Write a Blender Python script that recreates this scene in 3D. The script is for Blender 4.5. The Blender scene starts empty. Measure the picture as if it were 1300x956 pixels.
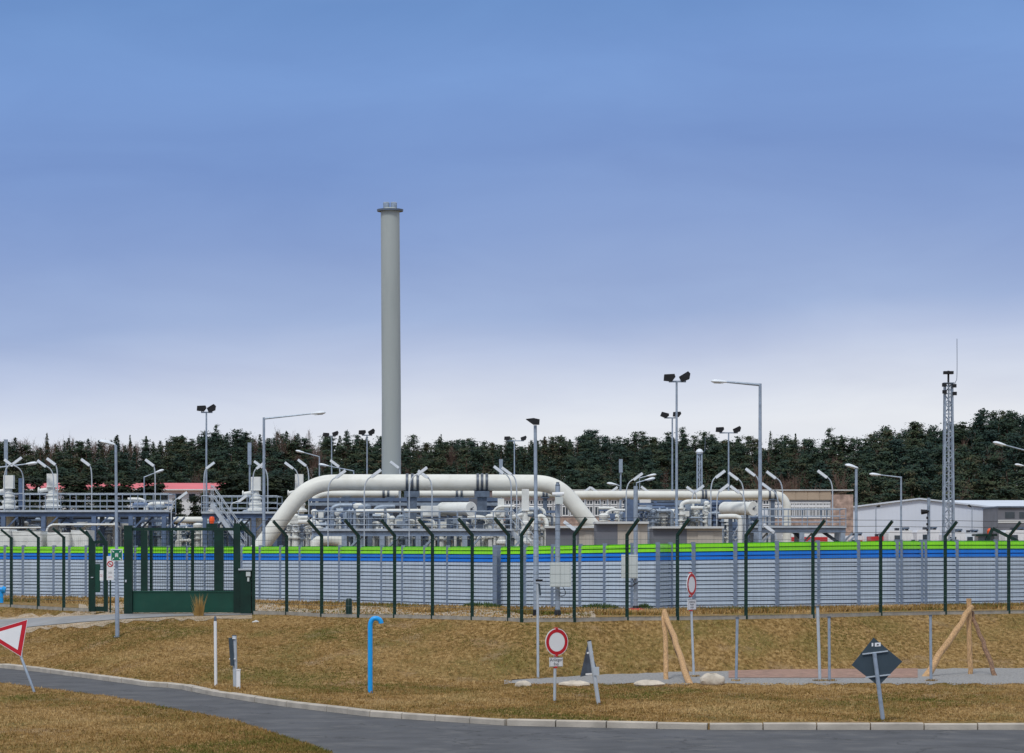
import bpy, math, random
import numpy as np
from mathutils import Vector, Matrix
random.seed(7); RNG = np.random.default_rng(11)
F = 3600.0; EYE = 2.0; CXP = 650.0; HY = 700.0
SC = bpy.context.scene
COL = SC.collection
ROAD_Z = -1.42; LOW = -1.3
def P(px, py, d): return Vector(((px-CXP)/F*d, d, EYE+(HY-py)/F*d))
def X(px, d): return (px-CXP)/F*d
def Z(py, d): return EYE+(HY-py)/F*d
def dz(py, z): return (EYE-z)*F/(py-HY)      # distance of a ground point of height z seen at row py

# ------------------------------------------------------------------ materials
def mat(name, col, rough=0.6, metal=0.0, var=0.10, scale=3.0, bump=0.0, bscale=40.0, spec=0.4, stain=None, stain_amt=0.0, stretch=None):
    m = bpy.data.materials.new(name); m.use_nodes = True
    nt = m.node_tree; b = nt.nodes['Principled BSDF']
    b.inputs['Roughness'].default_value = rough; b.inputs['Metallic'].default_value = metal
    b.inputs['Specular IOR Level'].default_value = spec
    tc = nt.nodes.new('ShaderNodeTexCoord')
    mp = nt.nodes.new('ShaderNodeMapping'); nt.links.new(tc.outputs['Object'], mp.inputs['Vector'])
    if stretch: mp.inputs['Scale'].default_value = stretch
    n = nt.nodes.new('ShaderNodeTexNoise'); n.inputs['Scale'].default_value = scale; n.inputs['Detail'].default_value = 6
    nt.links.new(mp.outputs['Vector'], n.inputs['Vector'])
    r = nt.nodes.new('ShaderNodeValToRGB'); nt.links.new(n.outputs['Fac'], r.inputs['Fac'])
    c = Vector(col)
    r.color_ramp.elements[0].position = 0.32; r.color_ramp.elements[1].position = 0.70
    r.color_ramp.elements[0].color = (*[max(0, x*(1-var)) for x in c], 1)
    r.color_ramp.elements[1].color = (*[min(1, x*(1+var)) for x in c], 1)
    out = r.outputs['Color']
    if stain:
        n2 = nt.nodes.new('ShaderNodeTexNoise'); n2.inputs['Scale'].default_value = scale*2.3; n2.inputs['Detail'].default_value = 8
        nt.links.new(mp.outputs['Vector'], n2.inputs['Vector'])
        r2 = nt.nodes.new('ShaderNodeValToRGB'); nt.links.new(n2.outputs['Fac'], r2.inputs['Fac'])
        r2.color_ramp.elements[0].position = 0.5; r2.color_ramp.elements[1].position = 0.72
        r2.color_ramp.elements[0].color = (0, 0, 0, 1); r2.color_ramp.elements[1].color = (stain_amt,)*3+(1,)
        mx = nt.nodes.new('ShaderNodeMix'); mx.data_type = 'RGBA'
        nt.links.new(r2.outputs['Color'], mx.inputs['Factor']); nt.links.new(out, mx.inputs['A']); mx.inputs['B'].default_value = (*stain, 1)
        out = mx.outputs['Result']
    nt.links.new(out, b.inputs['Base Color'])
    if bump > 0:
        n3 = nt.nodes.new('ShaderNodeTexNoise'); n3.inputs['Scale'].default_value = bscale; n3.inputs['Detail'].default_value = 5
        nt.links.new(tc.outputs['Object'], n3.inputs['Vector'])
        bp = nt.nodes.new('ShaderNodeBump'); bp.inputs['Strength'].default_value = bump; bp.inputs['Distance'].default_value = 0.03
        nt.links.new(n3.outputs['Fac'], bp.inputs['Height']); nt.links.new(bp.outputs['Normal'], b.inputs['Normal'])
    return m
M = {}
M['galv'] = mat('galvanised', (.33,.40,.49), .45, .3, .12, 4, stain=(.20,.24,.29), stain_amt=.5)
M['galv_d'] = mat('weathered_steel', (.13,.17,.23), .5, .3, .2, 4, stain=(.08,.10,.14), stain_amt=.6)
M['galv_l'] = mat('bright_steel', (.50,.56,.62), .4, .2, .1, 4)
M['post_steel'] = mat('post_steel', (.20,.26,.36), .5, .2, .12, 3)
M['steel_blue'] = mat('bluish_steel', (.13,.19,.31), .5, .2, .2, 2, stain=(.09,.12,.17), stain_amt=.6)
M['dgreen'] = mat('dark_green_coat', (.003,.028,.019), .38, 0, .25, 3)
M['gpanel'] = mat('green_sheet', (.004,.058,.038), .5, 0, .15, 2, stain=(.015,.07,.045), stain_amt=.4)
M['wire'] = mat('green_wire', (.10,.15,.16), .4, .2, .1)
M['plinth'] = mat('concrete_plinth', (.36,.34,.30), .9, 0, .2, 3, .3)
M['wall_grey'] = mat('wall_grey_blue', (.49,.58,.685), .45, 0, .07, 1.2, stain=(.42,.49,.57), stain_amt=.6, stretch=(2,1,.3))
M['wall_blue'] = mat('wall_blue', (.003,.19,.74), .4, 0, .10, 1.5)
M['wall_green'] = mat('wall_lime', (.27,.80,.012), .4, 0, .08, 1.5)
M['cream'] = mat('cream_pipe_paint', (.76,.77,.715), .42, 0, .07, .9, stain=(.58,.57,.49), stain_amt=.4)
M['cream_w'] = mat('white_pipe_paint', (.78,.80,.77), .42, 0, .06, 1.5, stain=(.45,.46,.42), stain_amt=.4)
M['stack'] = mat('stack_paint', (.38,.425,.425), .5, 0, .05, .6, stain=(.23,.27,.285), stain_amt=.4, stretch=(1,1,.15))
M['band'] = mat('clamp_band', (.10,.12,.15), .45, .4, .2)
M['black'] = mat('black_housing', (.008,.009,.012), .6, 0, .3)
M['dark'] = mat('dark_steel', (.035,.042,.055), .5, .2, .3)
M['white'] = mat('white_paint', (.80,.82,.84), .4, 0, .04, 2)
M['lampwhite'] = mat('lamp_white', (.74,.80,.86), .35, 0, .05, 2)
M['red'] = mat('sign_red', (.52,.008,.02), .4, 0, .05)
M['redpaint'] = mat('red_paint', (.55,.03,.03), .4, 0, .1)
M['signback'] = mat('sign_back', (.05,.075,.095), .45, .2, .1)
M['signgreen'] = mat('sign_green', (.004,.16,.085), .4, 0, .05)
M['cyan'] = mat('cyan_pipe', (.01,.36,.88), .35, 0, .06)
M['orange'] = mat('orange_plastic', (.85,.10,.015), .35, 0, .05)
M['wood'] = mat('peeled_log', (.54,.34,.17), .8, 0, .3, 6, .4, 25, stain=(.20,.11,.06), stain_amt=1.0, stretch=(5,5,.7))
M['bark'] = mat('log_bark', (.20,.12,.08), .9, 0, .3, 6, .6, 25, stain=(.50,.32,.18), stain_amt=.7, stretch=(3,3,.8))
M['rock'] = mat('boulder', (.58,.52,.43), .9, 0, .2, 4, .6, 12)
M['glass'] = mat('window_glass', (.03,.045,.06), .12, 0, .2, 2, spec=.6)
M['bwall'] = mat('building_render', (.44,.46,.48), .8, 0, .10, .5)
M['bparapet'] = mat('tan_cladding', (.46,.37,.28), .8, 0, .10, .5, stain=(.32,.25,.19), stain_amt=.5)
M['bparapet_d'] = mat('brown_cladding', (.20,.16,.16), .8, 0, .2, .5)
M['brick'] = mat('mottled_brick', (.42,.31,.26), .9, 0, .35, 3, .3, 8, stain=(.25,.18,.16), stain_amt=.6)
M['backdrop_navy'] = mat('navy_backdrop', (.030,.038,.055), .6, 0, .3, 1.5)
M['hall'] = mat('hall_sheet', (.72,.78,.88), .5, .05, .04, .3)
M['hallroof'] = mat('hall_roof', (.66,.72,.80), .45, .1, .05, .3)
M['redroof'] = mat('pink_red_roof', (.72,.16,.18), .6, 0, .12, .4)
M['cabin_g'] = mat('cabin_grey', (.17,.18,.21), .7, 0, .12, 1)
M['cabin_c'] = mat('cabin_cream', (.50,.46,.40), .7, 0, .08, 1)
M['slab'] = mat('pale_roof_slab', (.62,.64,.64), .6, 0, .06, 1)
M['tyre'] = mat('rubber', (.02,.02,.02), .8, 0, .2)
M['box'] = mat('cabinet_grey', (.56,.62,.62), .5, 0, .06, 1)
M['ink'] = mat('black_ink', (.03,.03,.04), .6, 0, .1)
M['asphalt'] = mat('asphalt', (.085,.088,.095), .85, 0, .20, .8, .5, 30, stain=(.14,.14,.14), stain_amt=.7)
M['pathasphalt'] = mat('path_asphalt', (.27,.28,.29), .85, 0, .15, 1.0, .4, 30, stain=(.36,.34,.31), stain_amt=.5)
M['kerb'] = mat('kerb_stone', (.46,.42,.36), .9, 0, .2, 2, .3)
M['sand'] = mat('sandy_soil', (.42,.34,.25), .95, 0, .25, 1.2, .8, 8, stain=(.22,.19,.10), stain_amt=.8)
M['gravel'] = mat('gravel', (.26,.26,.26), .95, 0, .45, 14, 1.0, 14, stain=(.42,.41,.38), stain_amt=.9)
M['redpave'] = mat('red_paving', (.33,.20,.155), .9, 0, .3, 5, .5, 20, stain=(.22,.18,.12), stain_amt=.7)
M['straw'] = mat('dry_grass_blade', (.42,.27,.09), .8, 0, .35, .8)
def crack(m):
    nt = m.node_tree; b = nt.nodes['Principled BSDF']; src = b.inputs['Base Color'].links[0].from_socket
    tc = nt.nodes.new('ShaderNodeTexCoord'); n = nt.nodes.new('ShaderNodeTexNoise'); n.inputs['Scale'].default_value = .8; n.inputs['Detail'].default_value = 6; nt.links.new(tc.outputs['Object'], n.inputs['Vector'])
    ad = nt.nodes.new('ShaderNodeMix'); ad.data_type = 'RGBA'; ad.inputs['Factor'].default_value = .25; nt.links.new(tc.outputs['Object'], ad.inputs['A']); 
    sc = nt.nodes.new('ShaderNodeVectorMath'); sc.operation = 'SCALE'; sc.inputs['Scale'].default_value = 3.; nt.links.new(n.outputs['Color'], sc.inputs[0])
    av = nt.nodes.new('ShaderNodeVectorMath'); av.operation = 'ADD'; nt.links.new(tc.outputs['Object'], av.inputs[0]); nt.links.new(sc.outputs[0], av.inputs[1])
    v = nt.nodes.new('ShaderNodeTexVoronoi'); v.feature = 'DISTANCE_TO_EDGE'; v.inputs['Scale'].default_value = .22; nt.links.new(av.outputs[0], v.inputs['Vector'])
    r = nt.nodes.new('ShaderNodeValToRGB'); r.color_ramp.elements[0].position = .0; r.color_ramp.elements[0].color = (.75,.75,.75,1); r.color_ramp.elements[1].position = .012; r.color_ramp.elements[1].color = (0,0,0,1); nt.links.new(v.outputs['Distance'], r.inputs['Fac'])
    mx = nt.nodes.new('ShaderNodeMix'); mx.data_type = 'RGBA'; nt.links.new(r.outputs['Color'], mx.inputs['Factor']); nt.links.new(src, mx.inputs['A']); mx.inputs['B'].default_value = (.03,.03,.032,1); nt.links.new(mx.outputs['Result'], b.inputs['Base Color'])
crack(M['asphalt'])
def ground_mat():
    m = bpy.data.materials.new('dry_grass_ground'); m.use_nodes = True; nt = m.node_tree; b = nt.nodes['Principled BSDF']
    b.inputs['Roughness'].default_value = .95; b.inputs['Specular IOR Level'].default_value = .1
    tc = nt.nodes.new('ShaderNodeTexCoord')
    def noise(sc, det, vec=(1,1,1)):
        mp = nt.nodes.new('ShaderNodeMapping'); mp.inputs['Scale'].default_value = vec; nt.links.new(tc.outputs['Object'], mp.inputs['Vector'])
        n = nt.nodes.new('ShaderNodeTexNoise'); n.inputs['Scale'].default_value = sc; n.inputs['Detail'].default_value = det; nt.links.new(mp.outputs['Vector'], n.inputs['Vector']); return n.outputs['Fac']
    def ramp(f, stops):
        r = nt.nodes.new('ShaderNodeValToRGB'); nt.links.new(f, r.inputs['Fac']); cr = r.color_ramp
        while len(cr.elements) < len(stops): cr.elements.new(.5)
        for e, (p, c) in zip(cr.elements, stops): e.position = p; e.color = (*c, 1)
        return r.outputs['Color']
    def mix(f, a, bb):
        x = nt.nodes.new('ShaderNodeMix'); x.data_type = 'RGBA'; nt.links.new(f, x.inputs['Factor']); nt.links.new(a, x.inputs['A']); nt.links.new(bb, x.inputs['B']); return x.outputs['Result']
    straw = ramp(noise(9, 8, (1,.35,1)), [(.3,(.11,.068,.023)),(.5,(.27,.17,.060)),(.72,(.46,.31,.14))])
    green = ramp(noise(11, 8, (1,.4,1)), [(.3,(.07,.065,.016)),(.7,(.21,.19,.05))])
    mask = ramp(noise(.55, 6, (1,.45,1)), [(.48,(0,0,0)),(.72,(.75,.75,.75))])
    c = mix(mask, straw, green)
    dirt = ramp(noise(5, 6), [(.3,(.20,.14,.08)),(.7,(.46,.33,.21))])
    dm = ramp(noise(.9, 7, (1,.5,1)), [(.56,(0,0,0)),(.74,(.6,.6,.6))])
    c = mix(dm, c, dirt)
    nt.links.new(c, b.inputs['Base Color'])
    bp = nt.nodes.new('ShaderNodeBump'); bp.inputs['Strength'].default_value = 1; bp.inputs['Distance'].default_value = .06
    nt.links.new(noise(16, 6), bp.inputs['Height']); nt.links.new(bp.outputs['Normal'], b.inputs['Normal'])
    return m
M['ground'] = ground_mat()
def leaf_mat(name, cols, rough=.7):
    m = bpy.data.materials.new(name); m.use_nodes = True; nt = m.node_tree; b = nt.nodes['Principled BSDF']
    b.inputs['Roughness'].default_value = rough; b.inputs['Specular IOR Level'].default_value = .15
    a = nt.nodes.new('ShaderNodeAttribute'); a.attribute_name = 'tint'
    r = nt.nodes.new('ShaderNodeValToRGB'); nt.links.new(a.outputs['Fac'], r.inputs['Fac']); cr = r.color_ramp
    while len(cr.elements) < len(cols): cr.elements.new(.5)
    for i, (e, c) in enumerate(zip(cr.elements, cols)): e.position = i/(len(cols)-1); e.color = (*c, 1)
    nt.links.new(r.outputs['Color'], b.inputs['Base Color'])
    return m
M['needles'] = leaf_mat('needles', [(.020,.044,.038),(.030,.057,.042),(.042,.068,.040),(.060,.074,.038),(.10,.078,.048)])
M['needles_n'] = leaf_mat('near_needles', [(.012,.025,.018),(.03,.04,.018),(.055,.06,.02)])
M['twigs'] = leaf_mat('bare_twigs', [(.10,.066,.056),(.14,.092,.076),(.19,.13,.10)])
M['tbark'] = mat('tree_bark', (.15,.09,.07), .95, 0, .3, 3)

# ------------------------------------------------------------------ mesh builder
BASE = {}
class MB:
    def __init__(s): s.v = []; s.f = []; s.m = []; s.mi = 0
    def add(s, vs, fs):
        k = len(s.v); s.v += [tuple(v) for v in vs]; s.f += [tuple(i+k for i in f) for f in fs]; s.m += [s.mi]*len(fs); return s
    def mat(s, i): s.mi = i; return s
    def bx(s, x0, x1, y0, y1, z0, z1, R=None, c=None):
        vs = [Vector((x, y, z)) for z in (z0, z1) for y in (y0, y1) for x in (x0, x1)]
        if R is not None:
            c = Vector(c) if c is not None else Vector(((x0+x1)/2, (y0+y1)/2, (z0+z1)/2))
            vs = [R @ (v-c)+c for v in vs]
        return s.add(vs, [(0,2,3,1),(4,5,7,6),(0,1,5,4),(2,6,7,3),(0,4,6,2),(1,3,7,5)])
    def beam(s, p, q, w, h, up=(0,0,1)):
        p = Vector(p); q = Vector(q); t = (q-p).normalized(); u = Vector(up)
        if abs(t.dot(u)) > .98: u = Vector((0, 1, 0))
        a = t.cross(u).normalized(); b = a.cross(t).normalized()
        vs = [o+a*sx*w/2+b*sz*h/2 for o in (p, q) for sx, sz in ((-1,-1),(1,-1),(1,1),(-1,1))]
        return s.add(vs, [(0,3,2,1),(4,5,6,7),(0,1,5,4),(1,2,6,5),(2,3,7,6),(3,0,4,7)])
    def tube(s, pts, r, n=10, cap=True):
        pts = [Vector(p) for p in pts]; N = len(pts)
        rs = r if isinstance(r, (list, tuple)) else [r]*N
        t0 = (pts[1]-pts[0]).normalized()
        u = Vector((0,0,1)) if abs(t0.z) < .9 else Vector((1,0,0))
        a = t0.cross(u).normalized(); vs = []; 
        for i, p in enumerate(pts):
            t = ((pts[min(i+1,N-1)]-p).normalized() + (p-pts[max(i-1,0)]).normalized())
            t = t.normalized() if t.length > 1e-6 else t0
            a = (a-t*a.dot(t)).normalized(); b = t.cross(a)
            for k in range(n):
                th = 2*math.pi*k/n; vs.append(p+(a*math.cos(th)+b*math.sin(th))*rs[i])
        fs = [(i*n+k, i*n+(k+1) % n, (i+1)*n+(k+1) % n, (i+1)*n+k) for i in range(N-1) for k in range(n)]
        if cap: fs += [tuple(range(n-1, -1, -1)), tuple((N-1)*n+k for k in range(n))]
        return s.add(vs, fs)
    def lathe(s, prof, o, n=16, axis=(0,0,1)):
        o = Vector(o); ax = Vector(axis).normalized()
        return s.tube([o+ax*z for r, z in prof], [max(r, .001) for r, z in prof], n) if len({round(z,5) for r,z in prof}) == len(prof) else s._lathe(prof, o, n, ax)
    def _lathe(s, prof, o, n, ax):
        u = Vector((1,0,0)) if abs(ax.x) < .9 else Vector((0,0,1)); a = ax.cross(u).normalized(); b = ax.cross(a)
        vs = [o+ax*z+(a*math.cos(2*math.pi*k/n)+b*math.sin(2*math.pi*k/n))*max(r,.001) for r, z in prof for k in range(n)]
        fs = [(i*n+k, i*n+(k+1) % n, (i+1)*n+(k+1) % n, (i+1)*n+k) for i in range(len(prof)-1) for k in range(n)]
        fs += [tuple(range(n-1,-1,-1)), tuple((len(prof)-1)*n+k for k in range(n))]
        return s.add(vs, fs)
    def prism(s, poly, off):
        """poly: 3D points in order, extruded by vector off"""
        poly = [Vector(p) for p in poly]; n = len(poly); off = Vector(off)
        return s.add(poly+[p+off for p in poly], [tuple(range(n-1,-1,-1)), tuple(range(n,2*n))]+[(i,(i+1)%n,n+(i+1)%n,n+i) for i in range(n)])
    def build(s, name, mats, parent=None, smooth=True, loc=None):
        if not isinstance(mats, (list, tuple)): mats = [mats]
        me = bpy.data.meshes.new(name)
        if parent is not None: b = BASE[parent.name]
        elif loc is not None: b = Vector(loc)
        else:
            arr = np.array(s.v); lo = arr.min(0); hi = arr.max(0); b = Vector(((lo[0]+hi[0])/2, (lo[1]+hi[1])/2, lo[2]))
        me.from_pydata([(v[0]-b.x, v[1]-b.y, v[2]-b.z) for v in s.v], [], s.f)
        for m in mats: me.materials.append(M[m] if isinstance(m, str) else m)
        me.polygons.foreach_set('material_index', s.m)
        if smooth:
            me.polygons.foreach_set('use_smooth', [True]*len(s.f)); me.set_sharp_from_angle(angle=math.radians(35))
        me.update()
        o = bpy.data.objects.new(name, me); COL.objects.link(o)
        if parent is not None: o.parent = parent; BASE[o.name] = b
        else: o.location = b; BASE[o.name] = b
        return o
def tag(o, label=None, cat=None, group=None, kind=None):
    for k, v in (('label',label),('category',cat),('group',group),('kind',kind)):
        if v: o[k] = v
    return o
def thing(name, label, cat, loc, group=None):
    o = bpy.data.objects.new(name, None); COL.objects.link(o); o.location = loc; o.empty_display_size = .3
    BASE[o.name] = Vector(loc); return tag(o, label, cat, group)
def arc(p0, p1, p2, n=8):
    p0, p1, p2 = Vector(p0), Vector(p1), Vector(p2)
    return [(1-t)**2*p0+2*t*(1-t)*p1+t*t*p2 for t in [i/n for i in range(n+1)]]
def text_mesh(name, body, size, m, parent, c, ydir=-1, rotz=0, rotx=90):
    """flat lettering centred at c (world)"""
    cu = bpy.data.curves.new('t', 'FONT'); cu.body = body; cu.size = size; cu.align_x = 'CENTER'; cu.align_y = 'CENTER'; cu.space_line = .95
    to = bpy.data.objects.new('t', cu); COL.objects.link(to)
    dg = bpy.context.evaluated_depsgraph_get(); me = bpy.data.meshes.new_from_object(to.evaluated_get(dg))
    bpy.data.objects.remove(to); bpy.data.curves.remove(cu)
    Mx = Matrix.Translation(Vector(c)-BASE[parent.name]) @ Matrix.Rotation(rotz, 4, 'Z') @ Matrix.Rotation(math.radians(rotx), 4, 'X')
    me.transform(Mx); me.materials.clear(); me.materials.append(M[m]); me.name = name
    o = bpy.data.objects.new(name, me); COL.objects.link(o); o.parent = parent; BASE[o.name] = BASE[parent.name]; return o

# ------------------------------------------------------------------ terrain
FENCE = [(-3000,768),(14.5,771),(48.7,773),(81,775),(125,776.5),(158,779),(322,779),(364,780.6),(408.4,783),(455,784),(501,784.3),(549,785.5),(599.5,787),(661.5,789.5),(729,789),(796,787.5),(860,787),(947,785.6),(1032,784),(1118,781.5),(1200,780),(1280.5,779),(3500,776)]
FOOT = [(-3000,838),(0,842),(60,848),(130,857),(200,866),(270,869),(400,871),(650,863),(750,857),(850,853),(1000,850),(1300,848),(3500,846)]
KERB = [(-3000,838),(-100,841),(0,844.5),(60,850),(130,858.5),(200,867.5),(270,882),(360,896),(480,910),(650,921),(900,926),(1300,926),(3500,926)]
from bisect import bisect_right
_LI = {}
def li(tab, px):
    c = _LI.get(id(tab))
    if c is None: c = _LI[id(tab)] = ([float(a) for a, b in tab], [float(b) for a, b in tab], tab)
    xs, ys, _ = c
    if px <= xs[0]: return ys[0]
    if px >= xs[-1]: return ys[-1]
    i = bisect_right(xs, px); f = (px-xs[i-1])/(xs[i]-xs[i-1]); return ys[i-1]+(ys[i]-ys[i-1])*f
def d_top(px): return dz(li(FENCE, px), 0)
def d_foot(px): return dz(li(FOOT, px), LOW)
def d_kerb(px): return min(dz(li(KERB, px), ROAD_Z), d_foot(px)-.05)
RIDGE = [(-3000,552),(0,552),(100,554),(200,556),(270,553),(340,549),(420,556),(550,558),(650,560),(700,558),(750,551),(800,556),(850,556),(900,553),(960,560),(1050,557),(1080,561),(1120,549),(1170,541),(1200,542),(1240,531),(1300,528),(3500,520)]
DR0, DR1 = 340., 500.
TS = [(-3000,.60),(600,.64),(900,.72),(1150,.84),(3500,.88)]
def ridge_ground(px): return Z(li(RIDGE, px), DR1)-15.0*li(TS, px)
def tz(px, d):
    if d < d_kerb(px)-1e-6: return ROAD_Z-.015
    a, b = d_foot(px), d_top(px)
    if d <= a: return LOW
    if d < b: return LOW*(1-(d-a)/(b-a))
    if d < DR0: return 0.
    t = min(1, (d-DR0)/(DR1-DR0)); t = t*t*(3-2*t)
    return ridge_ground(px)*t
def tz_xy(x, y): return tz(x/y*F+CXP, y)
cols = sorted(set([-9000,-6000,-4000,-2500,-1500,-900,-500,-250]+list(range(-100,1420,20))+[1500,1700,2000,2600,3500,5000,7500,10000]+[int(a) for a,b in KERB if -100<a<1400]))
def sheet(name, m, rows, cols=cols, kind='structure', zfun=None, up=0.):
    """rows: list of functions px -> d"""
    mb = MB(); vs = []
    for c in cols:
        for r in rows:
            d = r(c); z = (zfun(c, d) if zfun else tz(c, d))+up; vs.append((X(c,d), d, z))
    n = len(rows); fs = []
    for i in range(len(cols)-1):
        for j in range(n-1):
            fs.append((i*n+j, (i+1)*n+j, (i+1)*n+j+1, i*n+j+1))
    mb.add(vs, fs); return tag(mb.build(name, m, smooth=False, loc=(0,0,0)), kind=kind)
const = lambda d: (lambda px: d)
rows = [const(2), const(15), const(35), const(50)]
rows += [lambda px: d_kerb(px)-.02, lambda px: d_kerb(px)]
rows += [lambda px, t=t: d_foot(px)+t*(d_top(px)-d_foot(px)) for t in (0,.125,.25,.375,.5,.625,.75,.875,1)]
rows += [const(d) for d in (135,180,250,300,340,360,380,400,420,440,460,480,500,600,900,2000,6000)]
sheet('ground', 'ground', rows)
# road sheet and kerb
sheet('road', 'asphalt', [const(2), const(20), const(40), const(50), lambda px: d_kerb(px)-.10], zfun=lambda p, d: ROAD_Z)
mb = MB(); kp = []; px_ = -900.
while px_ < 2300:
    dk = d_kerb(px_); kp.append(Vector((X(px_,dk),dk,0))); px_ += 2.
stn = [kp[0]]; acc = 0.
for a, b in zip(kp[:-1], kp[1:]):
    acc += (b-a).length
    if acc >= 1.0: stn.append(b); acc = 0.
random.seed(9)
for a, b in zip(stn[:-1], stn[1:]):
    u = (b-a).normalized(); nn = Vector((-u.y,u.x,0)); nn = nn if nn.y > 0 else -nn; a2, b2 = a+u*.012, b-u*.012; h = ROAD_Z+.125+random.uniform(-.006,.006); off = random.uniform(-.01,.01)
    pr = [(-.13+off,ROAD_Z-.03),(-.13+off,h-.02),(-.10+off,h),(.06,h),(.06,ROAD_Z-.03)]
    mb.prism([a2+nn*p+Vector((0,0,q)) for p, q in pr], b2-a2)
tag(mb.build('kerb', 'kerb', smooth=False, loc=(0,0,0)), kind='structure')
# near verge island at the lower left where the give way sign stands
ncol = list(range(-400, 500, 20)); VE = [(-400,868),(0,872),(140,890),(300,922),(400,956),(480,990)]
def ve(px): return dz(li(VE, px), ROAD_Z)
mb = MB(); vs = []
for c in ncol:
    d = ve(c)
    for dd, z in ((d, ROAD_Z+.003), (d-.02, ROAD_Z+.10), (d-.3, ROAD_Z+.12), (d-.35,ROAD_Z+.12), (max(d*.55, 30), ROAD_Z+.12)): vs.append((X(c,dd), dd, z))
mb.mi = 0
for i in range(len(ncol)-1):
    for j in range(4):
        mb.mi = 0 if j < 2 else 1; k = i*5+j; mb.add([vs[k], vs[k+5], vs[k+6], vs[k+1]], [(0,1,2,3)])
tag(mb.build('verge', ['kerb','ground'], smooth=False, loc=(0,0,0)), kind='structure')
# drive to the gates, draped on the bank
def dl(tab):
    """image row on the sloping bank -> distance at column px"""
    def f(px):
        py = li(tab, px); a, b = d_foot(px), d_top(px)
        lo, hi = a-5, b+3
        for _ in range(40):
            m_ = (lo+hi)/2; zz = tz(px, m_) if m_ > d_kerb(px) else LOW
            y = HY+(EYE-zz)*F/m_
            if y > py: lo = m_
            else: hi = m_
        return (lo+hi)/2
    return f
pcols = list(range(-700, 330, 10))
up_ = dl([(-700,800),(0,787.5),(55,785),(110,782.5),(158,780.5),(322,780.2)]); lo_ = dl([(-700,830),(0,801),(45,796),(100,791),(160,786.5),(225,783),(322,781.2)])
sheet('path', 'pathasphalt', [lo_]+[lambda px, t=t: lo_(px)+t*(up_(px)-lo_(px)) for t in (.2,.4,.6,.8)]+[up_], pcols, up=.03)
random.seed(3)
jit = {c: random.uniform(-.6,.6) for c in pcols}
lo2 = lambda px: lo_(px)-1.0-jit.get(px,0)*1.2-.2
up2 = lambda px: up_(px)+1.3+jit.get(px,0)*1.5
sheet('path_shoulder', 'sand', [lo2]+[lambda px, t=t: lo2(px)+t*(up2(px)-lo2(px)) for t in (.25,.5,.75)]+[up2], [c for c in pcols if c <= 320], up=.014)
# gate apron and sandy strip between the fence and the wall
WALL = [(-400,751),(0,757.5),(200,760),(331,763),(432,765.5),(569,770),(629,771.8),(636,771.2),(835,774.5),(851,773.2),(986,772),(1038,771.2),(1089,770.5),(1141,769.8),(1171,769),(1214,768.4),(1264,767.6),(1340,766.2),(1700,760)]
def d_wall(px): return dz(li(WALL, px), 0)
sc_ = list(range(100, 760, 8)); jj = {c: (random.uniform(0,1), random.uniform(0,1)) for c in sc_}
fr = lambda px: d_top(px)+.4+jj[px][0]*1.2
bk = lambda px: d_top(px)+(d_wall(px)-d_top(px))*(.55+.2*math.sin(px/23.)+.12*jj[px][1])
sheet('sand_strip', 'sand', [fr, lambda px: (fr(px)*2+bk(px))/3, lambda px: (fr(px)+bk(px)*2)/3, bk], sc_, zfun=lambda p, d: .008)
gc = list(range(640, 2200, 10)); gj = {c: random.uniform(-.25,.25) for c in gc}
sheet('gravel_path', 'gravel', [lambda px: dz(868.5,LOW)+gj[px]*3, lambda px: dz(862,LOW), lambda px: d_foot(px)-.2-gj[px]*1.2], gc, zfun=lambda p, d: LOW+.008)
rc = list(range(925, 1175, 10))
sheet('paving', 'redpave', [lambda px: dz(861,LOW), lambda px: d_foot(px)-.1], rc, zfun=lambda p, d: LOW+.016)

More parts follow.
